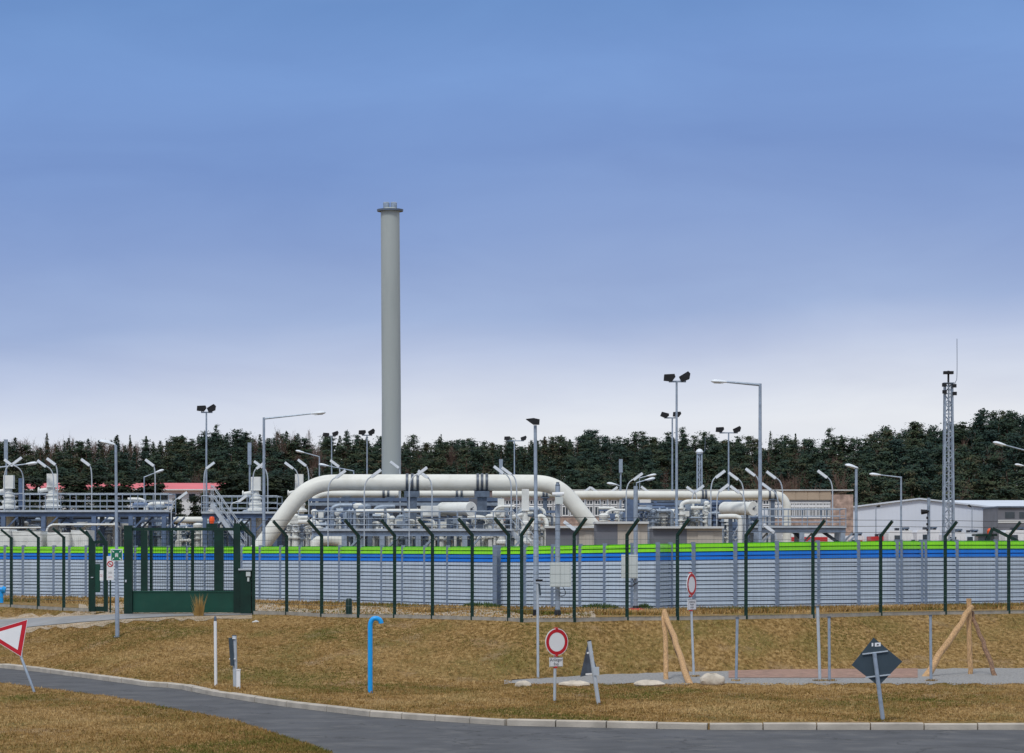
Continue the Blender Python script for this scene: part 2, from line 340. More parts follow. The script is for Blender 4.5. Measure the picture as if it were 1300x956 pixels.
# ------------------------------------------------------------------ grass tufts (stuff)
POSTBASES = [(149,84.5),(683,73.5),(704,62),(881,74.5),(761,61),(1122,55),(274,69.4),(299,68.6),(303,68),(470,66),(934.5,72),(1041,72),(1053,72),(1182,72)]
def tufts(name, n, region, hmin, hmax, w, mm, label, zf=None):
    zf = zf or tz
    px = RNG.uniform(region[0], region[1], n); tt = RNG.uniform(0, 1, n)
    V = np.zeros((n*3*3, 3), np.float32); k = 0
    ok = []
    for i in range(n):
        a, b = region[2](px[i]), region[3](px[i])
        d = a+tt[i]*(b-a); x = X(px[i], d); z = zf(px[i], d)
        if region[4] and region[4](px[i], d): continue
        ok.append((x, d, z))
    if name == 'dry_grass':
        for (bx_, bd) in POSTBASES:
            for q in range(26): a_, r_ = RNG.uniform(0,6.28), abs(RNG.normal(0,.09))+.03; ok.append((X(bx_,bd)+r_*math.cos(a_), bd+r_*math.sin(a_), zf(bx_,bd)+.03))
        for q in range(45):
            cx_, cd = RNG.uniform(-20,1320), RNG.uniform(.05,.95); cd = max(d_kerb(cx_)+.5,56)*(1-cd)+(d_top(cx_)-.4)*cd
            if on_path(cx_, cd) or (cx_ > 650 and dz(868,LOW) < cd < d_foot(cx_)): continue
            for k_ in range(22): ok.append((X(cx_,cd)+RNG.normal(0,.10), cd+RNG.normal(0,.12), zf(cx_,cd)+.025))
    c = np.array(ok); n = len(c)
    V = np.zeros((n, 3, 3, 3), np.float32)
    for j in range(3):
        ang = RNG.uniform(0, 2*np.pi, n); h = RNG.uniform(hmin, hmax, n); ln = RNG.uniform(.2, 1.2, n)*h; az = RNG.uniform(0, 2*np.pi, n)
        o = RNG.uniform(-.05, .05, (n, 2))
        base = c.copy(); base[:, :2] += o; base[:, 2] -= .015
        dx = np.stack([np.cos(ang), np.sin(ang), 0*ang], 1)*w/2
        V[:, j, 0] = base-dx; V[:, j, 1] = base+dx
        V[:, j, 2] = base+np.stack([np.cos(az)*ln, np.sin(az)*ln, h], 1)
    V = V.reshape(-1, 3); me = bpy.data.meshes.new(name)
    me.vertices.add(len(V)); me.vertices.foreach_set('co', V.ravel()); nf = len(V)//3
    me.loops.add(nf*3); me.loops.foreach_set('vertex_index', np.arange(nf*3, dtype=np.int32)); me.polygons.add(nf)
    me.polygons.foreach_set('loop_start', np.arange(0, nf*3, 3, dtype=np.int32)); me.update(); me.validate()
    at = me.attributes.new('tint', 'FLOAT', 'POINT')
    patch = (np.sin(c[:,0]*.9+1.3*np.sin(c[:,1]*.35))+np.sin(c[:,1]*.55+c[:,0]*.31+2)+RNG.normal(0,.6,n)+.9*np.sin(c[:,0]*2.3+np.sin(c[:,1]*1.1)*2))*.19+.40
    at.data.foreach_set('value', np.repeat(np.clip(patch+RNG.normal(0,.12,n),0,1), 9).astype(np.float32))
    me.materials.append(mm); o = bpy.data.objects.new(name, me); COL.objects.link(o); return tag(o, label, 'grass', kind='stuff')
M['blades'] = leaf_mat('grass_blades', [(.52,.36,.165),(.37,.232,.085),(.25,.153,.052),(.17,.145,.036),(.10,.12,.024)], .9)
on_path = lambda px, d: px < 325 and lo_(px)-.3 < d < up_(px)+.4
tufts('dry_grass', 95000, (-60, 1360, lambda p: max(d_kerb(p)+.2, 55), lambda p: d_top(p)-.15, lambda px, d: on_path(px, d) or (px > 650 and dz(868,LOW) < d < d_foot(px))), .02, .065, .026, M['blades'], 'short dry brown grass on the bank below the fence')
tufts('wall_grass', 14000, (-40, 1340, lambda p: d_top(p)+(d_wall(p)-d_top(p))*.45, lambda p: d_wall(p)-.1, lambda px, d: 100 < px < 755 and d < d_top(px)+(d_wall(px)-d_top(px))*(.6+.2*math.sin(px/23.))), .04, .16, .05, M['blades'], 'greenish grass strip between the fence and the ribbed wall')
tufts('verge_grass', 26000, (-80, 420, lambda p: 42., lambda p: ve(p)-.15, lambda px, d: d > ve(px)-.12), .02, .07, .022, M['blades'], 'dry grass on the near verge at the lower left corner', zf=lambda p, d: ROAD_Z+.12)
tufts('sparse_grass', 5000, (110, 750, lambda p: d_top(p)+.3, lambda p: d_wall(p)-.5, None), .02, .09, .06, M['blades'], 'sparse tufts on the sandy strip between fence and wall')
def clump(px, py, d, w, h, n, name, label, col='straw', zb=None):
    mb = MB(); zb = tz(px, d) if zb is None else zb; x0 = X(px, d)
    for i in range(n):
        a = random.uniform(0, 6.28); r = abs(random.gauss(0, w/3)); hh = h*random.uniform(.3, 1)*math.exp(-(r/w)**2*2)
        bx, by = x0+r*.8*math.cos(a), d+r*.5*math.sin(a); lean = random.uniform(0, .45)*hh
        t = (bx+math.cos(a)*lean, by+math.sin(a)*lean, zb+hh); wd = .014
        mb.add([(bx-wd, by, zb-.02), (bx+wd, by+.01, zb-.02), t], [(0,1,2)])
    return tag(mb.build(name, col, smooth=False), label, 'plant')
clump(253, 770, d_top(253)-1.0, .26, .80, 150, 'grass_clump', 'tall dry grass clump in front of the big green gate')
for i, (a, b, lab) in enumerate([(585,640,'low green weeds at the foot of the wall left of the cabinet pole'),(735,790,'low green weeds at the wall foot between the two cabinet poles'),(806,830,'low green weeds at the wall foot right of the red pole base')]):
    mb = MB()
    for k in range(500):
        px = random.uniform(a, b); d = d_wall(px)-random.uniform(.2, 2.0); h = random.uniform(.05, .28)*math.sin(math.pi*(px-a)/(b-a))**.5
        x = X(px, d); mb.add([(x-.03, d, -.01), (x+.03, d+.02, -.01), (x+random.uniform(-.1,.1), d+random.uniform(-.1,.1), h)], [(0,1,2)])
    M.setdefault('weed', mat('weed_green', (.05,.09,.02), .8, 0, .3))
    tag(mb.build('weeds', 'weed', smooth=False), lab, 'plant')

# ------------------------------------------------------------------ noise wall
def wall_h(px): return float(np.interp(px, [0,200,400,640,835,1000,1140,1300], [2.22,2.20,2.20,2.17,2.26,2.33,2.38,2.40]))
POSTS = [-64,-40,-18,7,30,69,89,110,133,172.6,214,238.6,261,308,331,357,381.6,432,458,485.5,512,540,569,600,628]
POSTS2 = [633.5,667,702,737,768,803,835,851,880,933,986,1038,1089,1138,1143,1169,1174,1214,1264,1316,1370]
wall = thing('noise_wall', 'long ribbed wall of grey panels topped with blue and lime green bands', 'wall', (X(650,95), 95, 0))
def wall_run(posts, off=0.):
    pts = [Vector((X(p, d_wall(p)-off), d_wall(p)-off, 0)) for p in posts]
    for p, v in zip(posts, pts):
        h = wall_h(p)+.05; mb = MB()
        mb.bx(v.x-.075, v.x+.075, v.y-.085, v.y-.07, 0, h); mb.bx(v.x-.075, v.x+.075, v.y+.06, v.y+.075, 0, h); mb.bx(v.x-.012, v.x+.012, v.y-.07, v.y+.06, 0, h)
        mb.build('wall_post', 'post_steel', wall, smooth=False)
    for i in range(len(posts)-1):
        a, b = pts[i], pts[i+1]; t = (b-a).normalized(); a = a+t*.03; b = b-t*.03; nrm = Vector((t.y, -t.x, 0))
        if nrm.y > 0: nrm = -nrm
        h0, h1 = wall_h(posts[i]), wall_h(posts[i+1]); ns = 16; mb = MB()
        for k in range(ns):
            for (f0, f1, o0, o1) in ((0,.03,-.05,.060),(.03,.74,.060,.045),(.74,.80,.045,-.05),(.80,1.0,-.05,-.05)):
                mb.mi = 0 if k < 12 else (1 if k < 14 else 2)
                za, zb = (k+f0)/ns, (k+f1)/ns
                mb.add([a+nrm*o0+Vector((0,0,za*h0)), b+nrm*o0+Vector((0,0,za*h1)), b+nrm*o1+Vector((0,0,zb*h1)), a+nrm*o1+Vector((0,0,zb*h0))], [(0,1,2,3)])
        bo = -nrm*.06
        mb.mi = 0; mb.add([a+bo, b+bo, b+bo+Vector((0,0,h1)), a+bo+Vector((0,0,h0))], [(3,2,1,0)])
        mb.mi = 2; mb.add([a+Vector((0,0,h0)), b+Vector((0,0,h1)), b+bo+Vector((0,0,h1)), a+bo+Vector((0,0,h0))], [(0,1,2,3)])
        mb.build('wall_panel', ['wall_grey','wall_blue','wall_green'], wall, smooth=False)
wall_run(POSTS); wall_run(POSTS2)

# ------------------------------------------------------------------ mesh fence
def fence(posts, arm, armpx, label, top, skip_last=False):
    """posts: list (px, pybase); arm: (dx, dz) metres"""
    b0 = Vector((X(posts[0][0], dz(posts[0][1],0)), dz(posts[0][1],0), 0))
    t = thing('mesh_fence', label, 'fence', b0)
    V = [Vector((X(px, dz(py,0)), dz(py,0), 0)) for px, py in posts]
    for v in (V[:-1] if skip_last else V):
        mb = MB(); mb.bx(v.x-.05, v.x+.05, v.y-.04, v.y+.04, -.1, top); mb.beam(v+Vector((0,0,top-.03)), v+Vector((arm[0],arm[2],top+arm[1])), .085, .075)
        mb.build('post', 'dgreen', t, smooth=False)
    for a, b in zip(V[:-1], V[1:]):
        mb = MB(); L = (b-a).length; off = Vector((0,-.045,0)); k = 0.
        z = .10
        while z < top-.02:
            mb.tube([a+off+Vector((0,0,z)), b+off+Vector((0,0,z))], .005, 4, False); z += .25
        n = int(L/.14)
        for i in range(1, n): 
            p = a+(b-a)*(i/n)+off+Vector((0,-.006,0)); mb.tube([p+Vector((0,0,.05)), p+Vector((0,0,top-.03))], .0018, 3, False)
        mb.build('wire_panel', 'wire', t)
        mb = MB(); mb.beam(a+Vector((0,.0,.03)), b+Vector((0,.0,.03)), .06, .12); mb.build('plinth', 'plinth', t, smooth=False)
    mb = MB()
    for a, b in zip(V[:-1], V[1:]):
        for f in (.12,.55,.98):
            o = Vector((arm[0]*f, arm[2]*f, top+arm[1]*f+.04)); mid = (a+b)/2+o-Vector((0,0,.015))
            mb.tube([a+o, mid, b+o], .007, 4, False)
    mb.build('barbed_wire', 'dark', t)
    return t
fence([(-60,768.2),(-22,769.6),(14.5,771),(48.7,773),(81,775),(114.5,776.3)], (-.36,.28,-.1), 0, 'dark green mesh fence left of the narrow personnel gate', 2.50)
fence([(322,779.3),(364,780.6),(408.4,783),(455,784),(501,784.3),(549,785.5),(599.5,787),(645.7,788.5),(661.0,789.5)], (-.40,.45,-.25), 0, 'dark green mesh fence between the big gate and the corner, barbed arms leaning left', 2.50, True)
fence([(662.2,789.5),(729,789),(796,787.5),(860,787),(947,785.6),(1032,784),(1118,781.5),(1200,780),(1280.5,779),(1362,778),(1445,777)], (.33,.44,-.25), 0, 'dark green mesh fence on the right of the corner, barbed arms leaning right', 2.50)

# ------------------------------------------------------------------ gates
DG = 91.0; s_ = F/DG
t = thing('sliding_gate', 'wide dark green sliding gate with solid lower panel across the drive', 'gate', (X(230,DG), DG, 0))
def gb(px0, px1, py0, py1, y0=-.05, y1=.05, mb=None):
    mb = mb or MB(); mb.bx(X(px0,DG), X(px1,DG), DG+y0, DG+y1, max(Z(py1,DG),.0), Z(py0,DG)); return mb
gb(158,168.5,667,779.2,-.14,.14).build('gate_post','dgreen',t,False)
gb(168.6,316,670,673.6,-.05,.05).build('top_rail','dgreen',t,False)
for a, b in ((179,187.5),(272,284)): gb(a,b,673.7,749.9,-.06,.06).build('stile','dgreen',t,False)
for a, b in ((190,194),(216,220),(242.5,246.5)): gb(a,b,673.7,749.9,-.03,.03).build('stile','dgreen',t,False)
gb(297,305.5,664.5,778,-.14,-.052).build('gate_post','dgreen',t,False)
mb = gb(168.6,304,750,777.5,-.05,.05); gb(168.6,304,750,752,-.07,-.051,mb); gb(168.6,304,775,777.5,-.07,-.051,mb); mb.build('kick_panel','gpanel',t,False)
mb = MB()
z = 6
for k in range(14):
    zz = Z(749-5.4*k, DG); mb.tube([(X(168.6,DG),DG-.055,zz),(X(305,DG),DG-.055,zz)], .006, 4, False)
for k in range(62):
    x = X(169+2.2*k, DG); mb.tube([(x,DG-.045,Z(750,DG)),(x,DG-.045,Z(673,DG))], .0045, 4, False)
mb.build('mesh_infill','dgreen',t)
mb = MB(); mb.beam(P(305,668,DG), P(322,682,DG), .09, .09); gb(319.8,323.2,682,779,-.05,.05,mb); mb.build('end_frame','dgreen',t,False)
mb = gb(306,319.5,724,778.5,-.25,.2); mb.build('drive_housing','dgreen',t,False)
gb(303.5,320.5,721.8,723.9,-.28,.23).build('housing_lid','galv_l',t,False)
mb = gb(313.5,319,726,731.5,-.33,-.26); gb(315,317.5,733,738,-.30,-.26,mb); mb.build('key_box','box',t,False)
mb = MB(); mb.lathe([(.07,0),(.07,.05),(.085,.06),(.085,.17),(.06,.22)], P(269,664.5,DG), 12); mb.build('beacon','orange',t)
gb(262,276,664.6,669.9,-.04,.04).build('beacon_bracket','dgreen',t,False)
mb = gb(159.5,161.5,736,739,-.17,-.142); mb.build('lock','galv_l',t,False)
# personnel gate
DP = 93.2
t = thing('personnel_gate', 'narrow dark green personnel gate with lock box left of the wide gate', 'gate', (X(126,DP), DP, 0))
def pb(px0, px1, py0, py1, y0=-.05, y1=.05): 
    mb = MB(); mb.bx(X(px0,DP), X(px1,DP), DP+y0, DP+y1, max(Z(py1,DP),0), Z(py0,DP)); return mb
for a, b in ((116,121),(132,137)):
    mb = pb(a,b,687,776.5,-.07,.07); mb.beam(P(b-3,688,DP), P(b-12,674,DP), .09,.09); mb.build('gate_post','dgreen',t,False)
pb(121.1,131.9,686,690,-.04,.04).build('top_rail','dgreen',t,False)
pb(121.1,131.9,770,776,-.04,.04).build('bottom_rail','dgreen',t,False)
mb = pb(121.1,127,716,752,-.06,.06); mb.build('lock_box','gpanel',t,False)
mb = MB()
for k in range(9): mb.tube([P(121,765-8.5*k,DP), P(132,765-8.5*k,DP)], .005, 4, False)
for k in range(6): mb.tube([P(122+1.8*k,770,DP), P(122+1.8*k,690,DP)], .004, 4, False)
mb.build('mesh_infill','dgreen',t)
mb = MB(); mb.beam(P(116,733,DP)+Vector((0,-.1,0)), P(119,733,DP)+Vector((0,-.1,0)), .03,.03); mb.build('handle','galv_l',t,False)
# notices at the gate
t = thing('notice_plate', 'small white notice plate hanging on the personnel gate', 'notice', P(129.5,731,DP)+Vector((0,-.08,0)))
mb = MB(); mb.bx(X(127.3,DP), X(131.6,DP), DP-.11, DP-.10, Z(737,DP), Z(724,DP)); mb.build('plate','white',t,False)
text_mesh('lettering', 'Zutritt\nnur\nBefugte', .028, 'redpaint', t, P(129.4,730.5,DP)+Vector((0,-.115,0)))
DN = 92.5
t = thing('prohibition_sign', 'white plate with red prohibition ring beside the green assembly sign', 'sign', P(140,736,DN))
mb = MB(); mb.bx(X(135.6,DN), X(144.6,DN), DN-.01, DN, Z(736.5,DN), Z(706,DN)); mb.build('plate','white',t,False)
def ring(mb, c, ri, ro, a=Vector((1,0,0)), b=Vector((0,0,1)), n=28):
    vs = []
    for k in range(n):
        u = a*math.cos(2*math.pi*k/n)+b*math.sin(2*math.pi*k/n); vs += [c+u*ri, c+u*ro]
    return mb.add(vs, [(2*k, 2*k+1, (2*k+3) % (2*n), (2*k+2) % (2*n)) for k in range(n)])
mb = MB(); c = P(140,716,DN)+Vector((0,-.016,0)); ring(mb, c, .07, .10); mb.beam(c+Vector((-.055,0,.055)), c+Vector((.055,0,-.055)), .002, .022, up=(0,0,1)); mb.build('red_ring','red',t,False)
mb = MB(); mb.beam(c+Vector((-.04,.004,-.01)), c+Vector((.04,.004,-.01)), .002,.014); mb.build('pictogram','ink',t,False)
text_mesh('lettering', 'Rauchen\nverboten', .036, 'ink', t, P(140,727,DN)+Vector((0,-.014,0)))
text_mesh('lettering', 'Feuer und\noffenes Licht', .026, 'redpaint', t, P(140,732.5,DN)+Vector((0,-.014,0)))
tag(MB().bx(X(139,DN), X(141,DN), DN+.001, DN+.04, 0, Z(707,DN)).build('sign_stake','dgreen',t,False))

# ------------------------------------------------------------------ lamps
def street_lamp(px, py, d, hx, hy, label, r=.075, base=0., base_px=None, hl=.62, pmat='galv', group='curved arm street lamps', flat=False, hmat='lampwhite', arm_r=.035):
    base_px = px if base_px is None else base_px
    b = Vector((X(base_px,d), d, base)); t = thing('street_lamp', label, 'street lamp', b, group); top = P(px,py,d)
    mb = MB(); mb.tube([b-Vector((0,0,.05)), b+(top-b)*.25, b+(top-b)*.26, top], [r, r*.95, r*.8, r*.6], 12); mb.lathe([(r*1.7,0),(r*1.7,.03)], b, 12); mb.build('pole', pmat, t)
    h = P(hx,hy,d); dirv = (h-top); L = dirv.length; u = dirv.normalized(); st = top-Vector((0,0,.05))
    e = h-u*(hl*.45)
    mb = MB(); mb.tube([st, e], [arm_r*1.15, arm_r*.8], 8); mb.build('arm', pmat, t)
    # head: flattened drop along u
    mb = MB(); n = 14; side = Vector((0,1,0)); upv = side.cross(u) if side.cross(u).z > 0 else -side.cross(u)
    prof = [(-.5,.02,.02),(-.42,.06,.045),(-.25,.09,.06),(0,.135,.085),(.25,.15,.09),(.42,.11,.06),(.5,.02,.02)]
    vs = []
    for f, w, hh in prof:
        for k in range(n):
            a = 2*math.pi*k/n; vz = math.sin(a)*hh*(1 if math.sin(a) > 0 else (.35 if flat else .75)); vs.append(h+u*(f*hl)+side*math.cos(a)*w+upv*vz)
    N = len(prof); mb.add(vs, [(i*n+k, i*n+(k+1)%n, (i+1)*n+(k+1)%n, (i+1)*n+k) for i in range(N-1) for k in range(n)]+[tuple(range(n)), tuple((N-1)*n+k for k in range(n))])
    hd = mb.build('lamp_head', hmat, t)
    mb = MB(); mb.bx(-.16*hl/.62, .2*hl/.62, -.08, .08, -.01, .0); 
    vs = mb.v; mb.v = [tuple(h+u*v[0]+side*v[1]+upv*(v[2]-(.032 if flat else .066))) for v in vs]; mb.build('lens','cream_w',hd)
    return t
def flood_mast(px, py, d, heads, label, r=.07, base=0.):
    b = Vector((X(px,d), d, base)); t = thing('floodlight_mast', label, 'floodlight mast', b, 'floodlight masts'); top = P(px,py,d)
    mb = MB(); mb.tube([b-Vector((0,0,.05)), top], [r, r*.6], 12); mb.lathe([(r*1.8,0),(r*1.8,.03)], b, 12); mb.build('pole','galv',t)
    xs = [X(h[0],d) for h in heads]+[X(px,d)]; mb = MB(); mb.beam((min(xs)-.03,d,top.z+.02), (max(xs)+.03,d,top.z+.02), .07,.07); mb.build('crossbar','galv',t,False)
    sc = F/d
    for (hx, hy, tilt) in heads:
        c = P(hx, hy, d); w = .26; mb = MB()
        R = Matrix.Rotation(tilt, 3, 'Y')
        pl = [(-.24,-.12),( .10,-.16),(.24,.02),(.20,.15),(-.22,.13)]
        pts = [c+R@Vector((a, -.2, b_)) for a, b_ in pl]; mb.prism(pts, (0,.4,0)); fl = mb.build('floodlight','black',t,False)
        mb = MB(); mb.beam(c+Vector((0,0,-.05)), (c.x, d, top.z+.03), .04,.05); mb.build('bracket','dark',fl,False)
    return t
def plat_lamp(px, hx, hy, d, basez, label, group='small curved lamps on the platforms'):
    """pole at px, head centre (hx,hy)"""
    b = Vector((X(px,d), d, basez)); t = thing('platform_lamp', label, 'work lamp', b, group)
    h = P(hx,hy,d); sg = 1 if h.x > b.x else -1; ax = Vector((sg*.80,0,.60)).normalized(); hl = .52
    e = h-ax*(hl*.42); k = Vector((b.x, d, max(e.z-.75, basez+.3)))
    mb = MB(); mb.tube([b]+arc(k, Vector((b.x, d, e.z-.08)), e, 8), .028, 8); mb.lathe([(.07,0),(.07,.02)], b, 8); mb.build('curved_pole','galv_l',t)
    mb = MB(); mb.beam(h-ax*hl/2, h+ax*hl/2, .17, .12, up=(0,0,1)); hd = mb.build('lamp_head','lampwhite',t,False)
    nrm = Vector((0,1,0)).cross(ax); nrm = nrm if nrm.z < 0 else -nrm
    mb = MB(); mb.beam(h-ax*hl*.4+nrm*.066, h+ax*hl*.4+nrm*.066, .13, .012); mb.build('tube_cover','box',hd,False)
    return t
street_lamp(147,565,84.5,136,562.5,'slim grey lamp post in front of the fence, carrying the green assembly sign', base=tz(149,84.5), base_px=149, hl=.5, flat=True, r=.065)
street_lamp(335,530,118,404,524.5,'tall grey lamp post whose long arm reaches right, left of the big pipe bend', r=.085, hl=.62)
street_lamp(965,487,112,913,484.5,'tallest single arm lamp post on the right, arm reaching left', r=.10, hl=.66, arm_r=.05)
street_lamp(405.5,579,190,381,573.5,'lamp post above the left bend of the big pipe, arm reaching left', r=.07)
street_lamp(449,597,170,411,590.5,'low lamp post just behind the big pipe, thin arm reaching left', r=.06)
street_lamp(183,605,175,202,598.5,'short lamp post beside the red roofed building, arm reaching right', r=.06)
street_lamp(-25,595,140,40,588.5,'lamp head entering from the left edge above the leftmost actuator', r=.06, hl=.6)
street_lamp(812,606,175,827,603.5,'far lamp with drop head behind the blue box column, upper of the pair', r=.05)
street_lamp(808,612,160,825,608.5,'far lamp with drop head behind the blue box column, lower of the pair', r=.05)
street_lamp(787,616,165,777,614.5,'far lamp with arm reaching left, just left of the blue box column', r=.05)
street_lamp(1087,594,103,1081,592.5,'grey lamp post with flat head left of the white hall', r=.08, hl=.5, flat=True)
street_lamp(1144,605,150,1111,602.5,'slim lamp post with arm reaching left, in front of the white hall', r=.075)
street_lamp(1322,576,130,1269,563.5,'lamp arm entering from the right edge, upper lamp head', r=.08)
street_lamp(1330,596,190,1294,590.5,'lamp arm entering from the right edge, lower lamp head', r=.07)
street_lamp(1112,644,200,1115,643,'small lamp pole with dark head against the left half of the white hall', r=.05, hl=.3, hmat='black')
street_lamp(1234,644,200,1231,642.5,'small lamp pole with dark head against the right half of the white hall', r=.05, hl=.3, hmat='black')
flood_mast(262,524,150,[(256,518.5,0),(269,518.5,-.5)],'floodlight mast with two black lamps at left, above the red roof')
flood_mast(421,554,210,[(414,552,.1),(426,550.5,-.3)],'far floodlight mast with two lamps left of the tall stack')
flood_mast(466,553,185,[(460,549,0),(472,548.5,-.5)],'floodlight mast with two lamps close to the left of the tall stack')
flood_mast(653,560,215,[(644,556.5,0),(665,556.5,-.3)],'far floodlight mast behind the right end of the big pipe')
flood_mast(859,485,118,[(850,479.5,0),(870,478.5,-.5)],'tallest floodlight mast with two black lamps, right of centre')
flood_mast(853.5,531,165,[(844,527,.3),(859.5,526,0)],'lower floodlight mast standing just left behind the tallest one')
flood_mast(925,550,165,[(914,545.5,0),(936,545.5,-.4)],'floodlight mast with two lamps left of the tall single arm lamp post')
# black headed pole lamp
DL = 87.5
t = thing('pole_lamp', 'slim pole lamp with a black wedge head inside the fence near the centre', 'street lamp', (X(680.5,DL),DL,0))
mb = MB(); mb.tube([(X(680.5,DL),DL,-.05),(X(680.5,DL),DL,2.5),(X(680.5,DL),DL,2.55),P(679.5,540,DL)], [.085,.08,.06,.05], 12); mb.build('pole','galv',t)
mb = MB(); c = P(676.5,535,DL); mb.prism([c+Vector(v) for v in ((-.22,-.15,.07),(-.10,-.15,-.02),(.02,-.15,-.10),(.20,-.15,-.10),(.21,-.15,.06),(.02,-.15,.10))], (0,.3,0)); mb.build('lamp_head','black',t,False)
mb = MB(); mb.lathe([(.10,0),(.10,.20)], (X(680.5,DL),DL,0), 12); mb.build('collar','black',t)

# masts carrying white cabinets
def cab_pole(px, pytop, d, w, cab, label, red=False):
    b = Vector((X(px,d),d,0)); t = thing('camera_mast', label, 'mast', b, 'square masts with white cabinets'); w2 = w/F*d/2
    mb = MB(); mb.tube([(b.x,d,.0),P(px,pytop,d)], w2, 14); mb.build('pole','galv',t)
    mb = MB(); mb.lathe([(w2*1.35,0),(w2*1.35,.16),(w2,.2)], b, 14); mb.build('collar','black',t)
    mb = MB(); mb.bx(X(cab[0],d), X(cab[1],d), d-w2-.32, d-w2-.012, Z(cab[3],d), Z(cab[2],d)); cb = mb.build('cabinet','box',t,False)
    mb = MB(); mb.bx(X(cab[0]+1.2,d), X((cab[0]+cab[1])/2-.2,d), d-w2-.335, d-w2-.322, Z(cab[3]-1.2,d), Z(cab[2]+1.2,d)); mb.bx(X((cab[0]+cab[1])/2+.2,d), X(cab[1]-1.2,d), d-w2-.335, d-w2-.322, Z(cab[3]-1.2,d), Z(cab[2]+1.2,d)); mb.build('cabinet_door','box',cb,False)
    mb = MB(); p = P((cab[0]+cab[1])/2+3, cab[3], d)+Vector((0,-w2-.1,0)); mb.tube(arc(p, p+Vector((.2,0,-.30)), p+Vector((-.10,.05,-.28)), 8)+[Vector((b.x+w2,d-w2,p.z-.15))], .012, 6); mb.build('cable','black',t)
    if red:
        mb = MB(); mb.lathe([(.30,-.01),(.30,.06),(.22,.10),(.22,.12)], b, 14); mb.build('base_ring','redpaint',t)
    return t
t = cab_pole(708, 617, 87.3, 6.4, (698,725,714,745), 'square grey mast with a wide pale cabinet between fence posts, camera on top')
d = 87.3
mb = MB(); mb.bx(X(704.5,d), X(714.5,d), d-.3, d-.12, Z(640,d), Z(631,d)); mb.build('junction_box','box',t,False)
mb = MB(); mb.tube([P(701,627.5,d)+Vector((0,-.15,0)), P(716,627,d)+Vector((0,-.15,0))], .055, 12); mb.build('camera','white',t)
mb = MB(); mb.tube([P(708,618,d), P(708,612,d)], .05, 8); mb.lathe([(.06,0),(.08,.05),(.03,.14)], P(708,618,d), 10); mb.build('finial','galv_d',t)
t = cab_pole(807, 617, 94.2, 5.6, (788.5,809,704,734), 'pale mast with a smaller cabinet and a red base ring right of centre', True)

# pole with antenna panel
def antenna(px, y0, y1, d, base, label, side=0):
    b = Vector((X(px,d),d,base)); t = thing('antenna_mast', label, 'antenna', b, 'panel antennas on thin poles')
    mb = MB(); mb.tube([b, P(px,y1-1,d)], .045, 8); mb.build('pole','galv',t)
    mb = MB(); mb.bx(X(px-2.3+side,d), X(px+2.3+side,d), d-.15, d-.05, Z(y1,d), Z(y0,d)); mb.build('panel','galv',t,False)

# ------------------------------------------------------------------ platforms
def platform(name, label, px0, px1, d0, depth, pyd, railpy, colpx, group='steel maintenance platforms', m='galv', beam_h=.22, gaps=()):
    x0, x1, z = X(px0,d0), X(px1,d0), Z(pyd,d0); zr = Z(railpy,d0); xc = (x0+x1)/2
    t = thing(name, label, 'platform', (xc, d0, 0), group)
    mb = MB(); mb.bx(x0, x1, d0, d0+depth, z-.06, z); mb.build('deck','galv_d',t,False)
    mb = MB(); mb.bx(x0-.02, x1+.02, d0-.06, d0-.003, z-.02, z+.08); mb.build('kick_plate','galv_l',t,False)
    for y in (d0+.1, d0+depth-.1):
        mb = MB(); h = beam_h; mb.bx(x0, x1, y-.07, y+.07, z-.085, z-.065); mb.bx(x0, x1, y-.01, y+.01, z-h, z-.085); mb.bx(x0, x1, y-.07, y+.07, z-h-.02, z-h); mb.build('beam',m,t,False)
    mb = MB()
    for y in (d0+.03, d0+depth-.03):
        n = max(2, int((x1-x0)/.75)); 
        for k in range(n+1):
            x = x0+(x1-x0)*k/n; mb.tube([(x,y,z),(x,y,zr)], .022, 6)
        for f in (1,.62,.3): mb.tube([(x0,y,z+(zr-z)*f),(x1,y,z+(zr-z)*f)], .022 if f == 1 else .016, 6)
    for x in (x0, x1):
        for f in (1,.5): mb.tube([(x,d0+.03,z+(zr-z)*f),(x,d0+depth-.03,z+(zr-z)*f)], .02, 6)
    mb.build('railing','galv',t)
    for c in colpx:
        for y in (d0+.1, d0+depth-.1):
            mb = MB(); x = X(c,d0); mb.bx(x-.11,x+.11,y-.12,y-.095,0,z-beam_h-.022); mb.bx(x-.11,x+.11,y+.095,y+.12,0,z-beam_h-.022); mb.bx(x-.015,x+.015,y-.095,y+.095,0,z-beam_h-.022)
            mb.beam((x,y-.0,z-beam_h-.75),(x+.7,y,z-beam_h-.03),.08,.08); mb.build('column',m,t,False)
    return t, z, zr
def stairs(t, pa, pb, d, w=.9, n=12):
    """stringers from pa to pb pixel points"""
    a, b = P(*pa, d), P(*pb, d); mb = MB(); W = Vector((0,w,0))
    for o in (Vector((0,0,0)), W): mb.beam(a+o, b+o, .05, .2)
    for k in range(n):
        c = a+(b-a)*((k+.5)/n); mb.bx(c.x-.12,c.x+.12,d+.03,d+w-.03,c.z-.02,c.z+.01)
    mb.build('staircase','galv_l',t,False)
    mb = MB()
    for o in (Vector((0,0,0)), W):
        for h in (.95,.5): mb.tube([a+o+Vector((0,0,h)), b+o+Vector((0,0,h))], .022, 6)
        for k in range(5): c = a+(b-a)*k/4+o; mb.tube([c, c+Vector((0,0,.95))], .02, 6)
    mb.build('stair_rail','galv_l',t)
D1 = 140.
pl1, z1, zr1 = platform('work_platform','long steel platform with railings at the far left, above the wall',-60,214,D1,3.0,649.5,626.5,[-20,4,55,119,166,208], m='steel_blue')
D2 = 141.
pl2, z2, zr2 = platform('work_platform','steel platform with a staircase left of the big pipe bend',256,352,D2,3.0,651.5,629.5,[260,293,322,349], m='steel_blue')
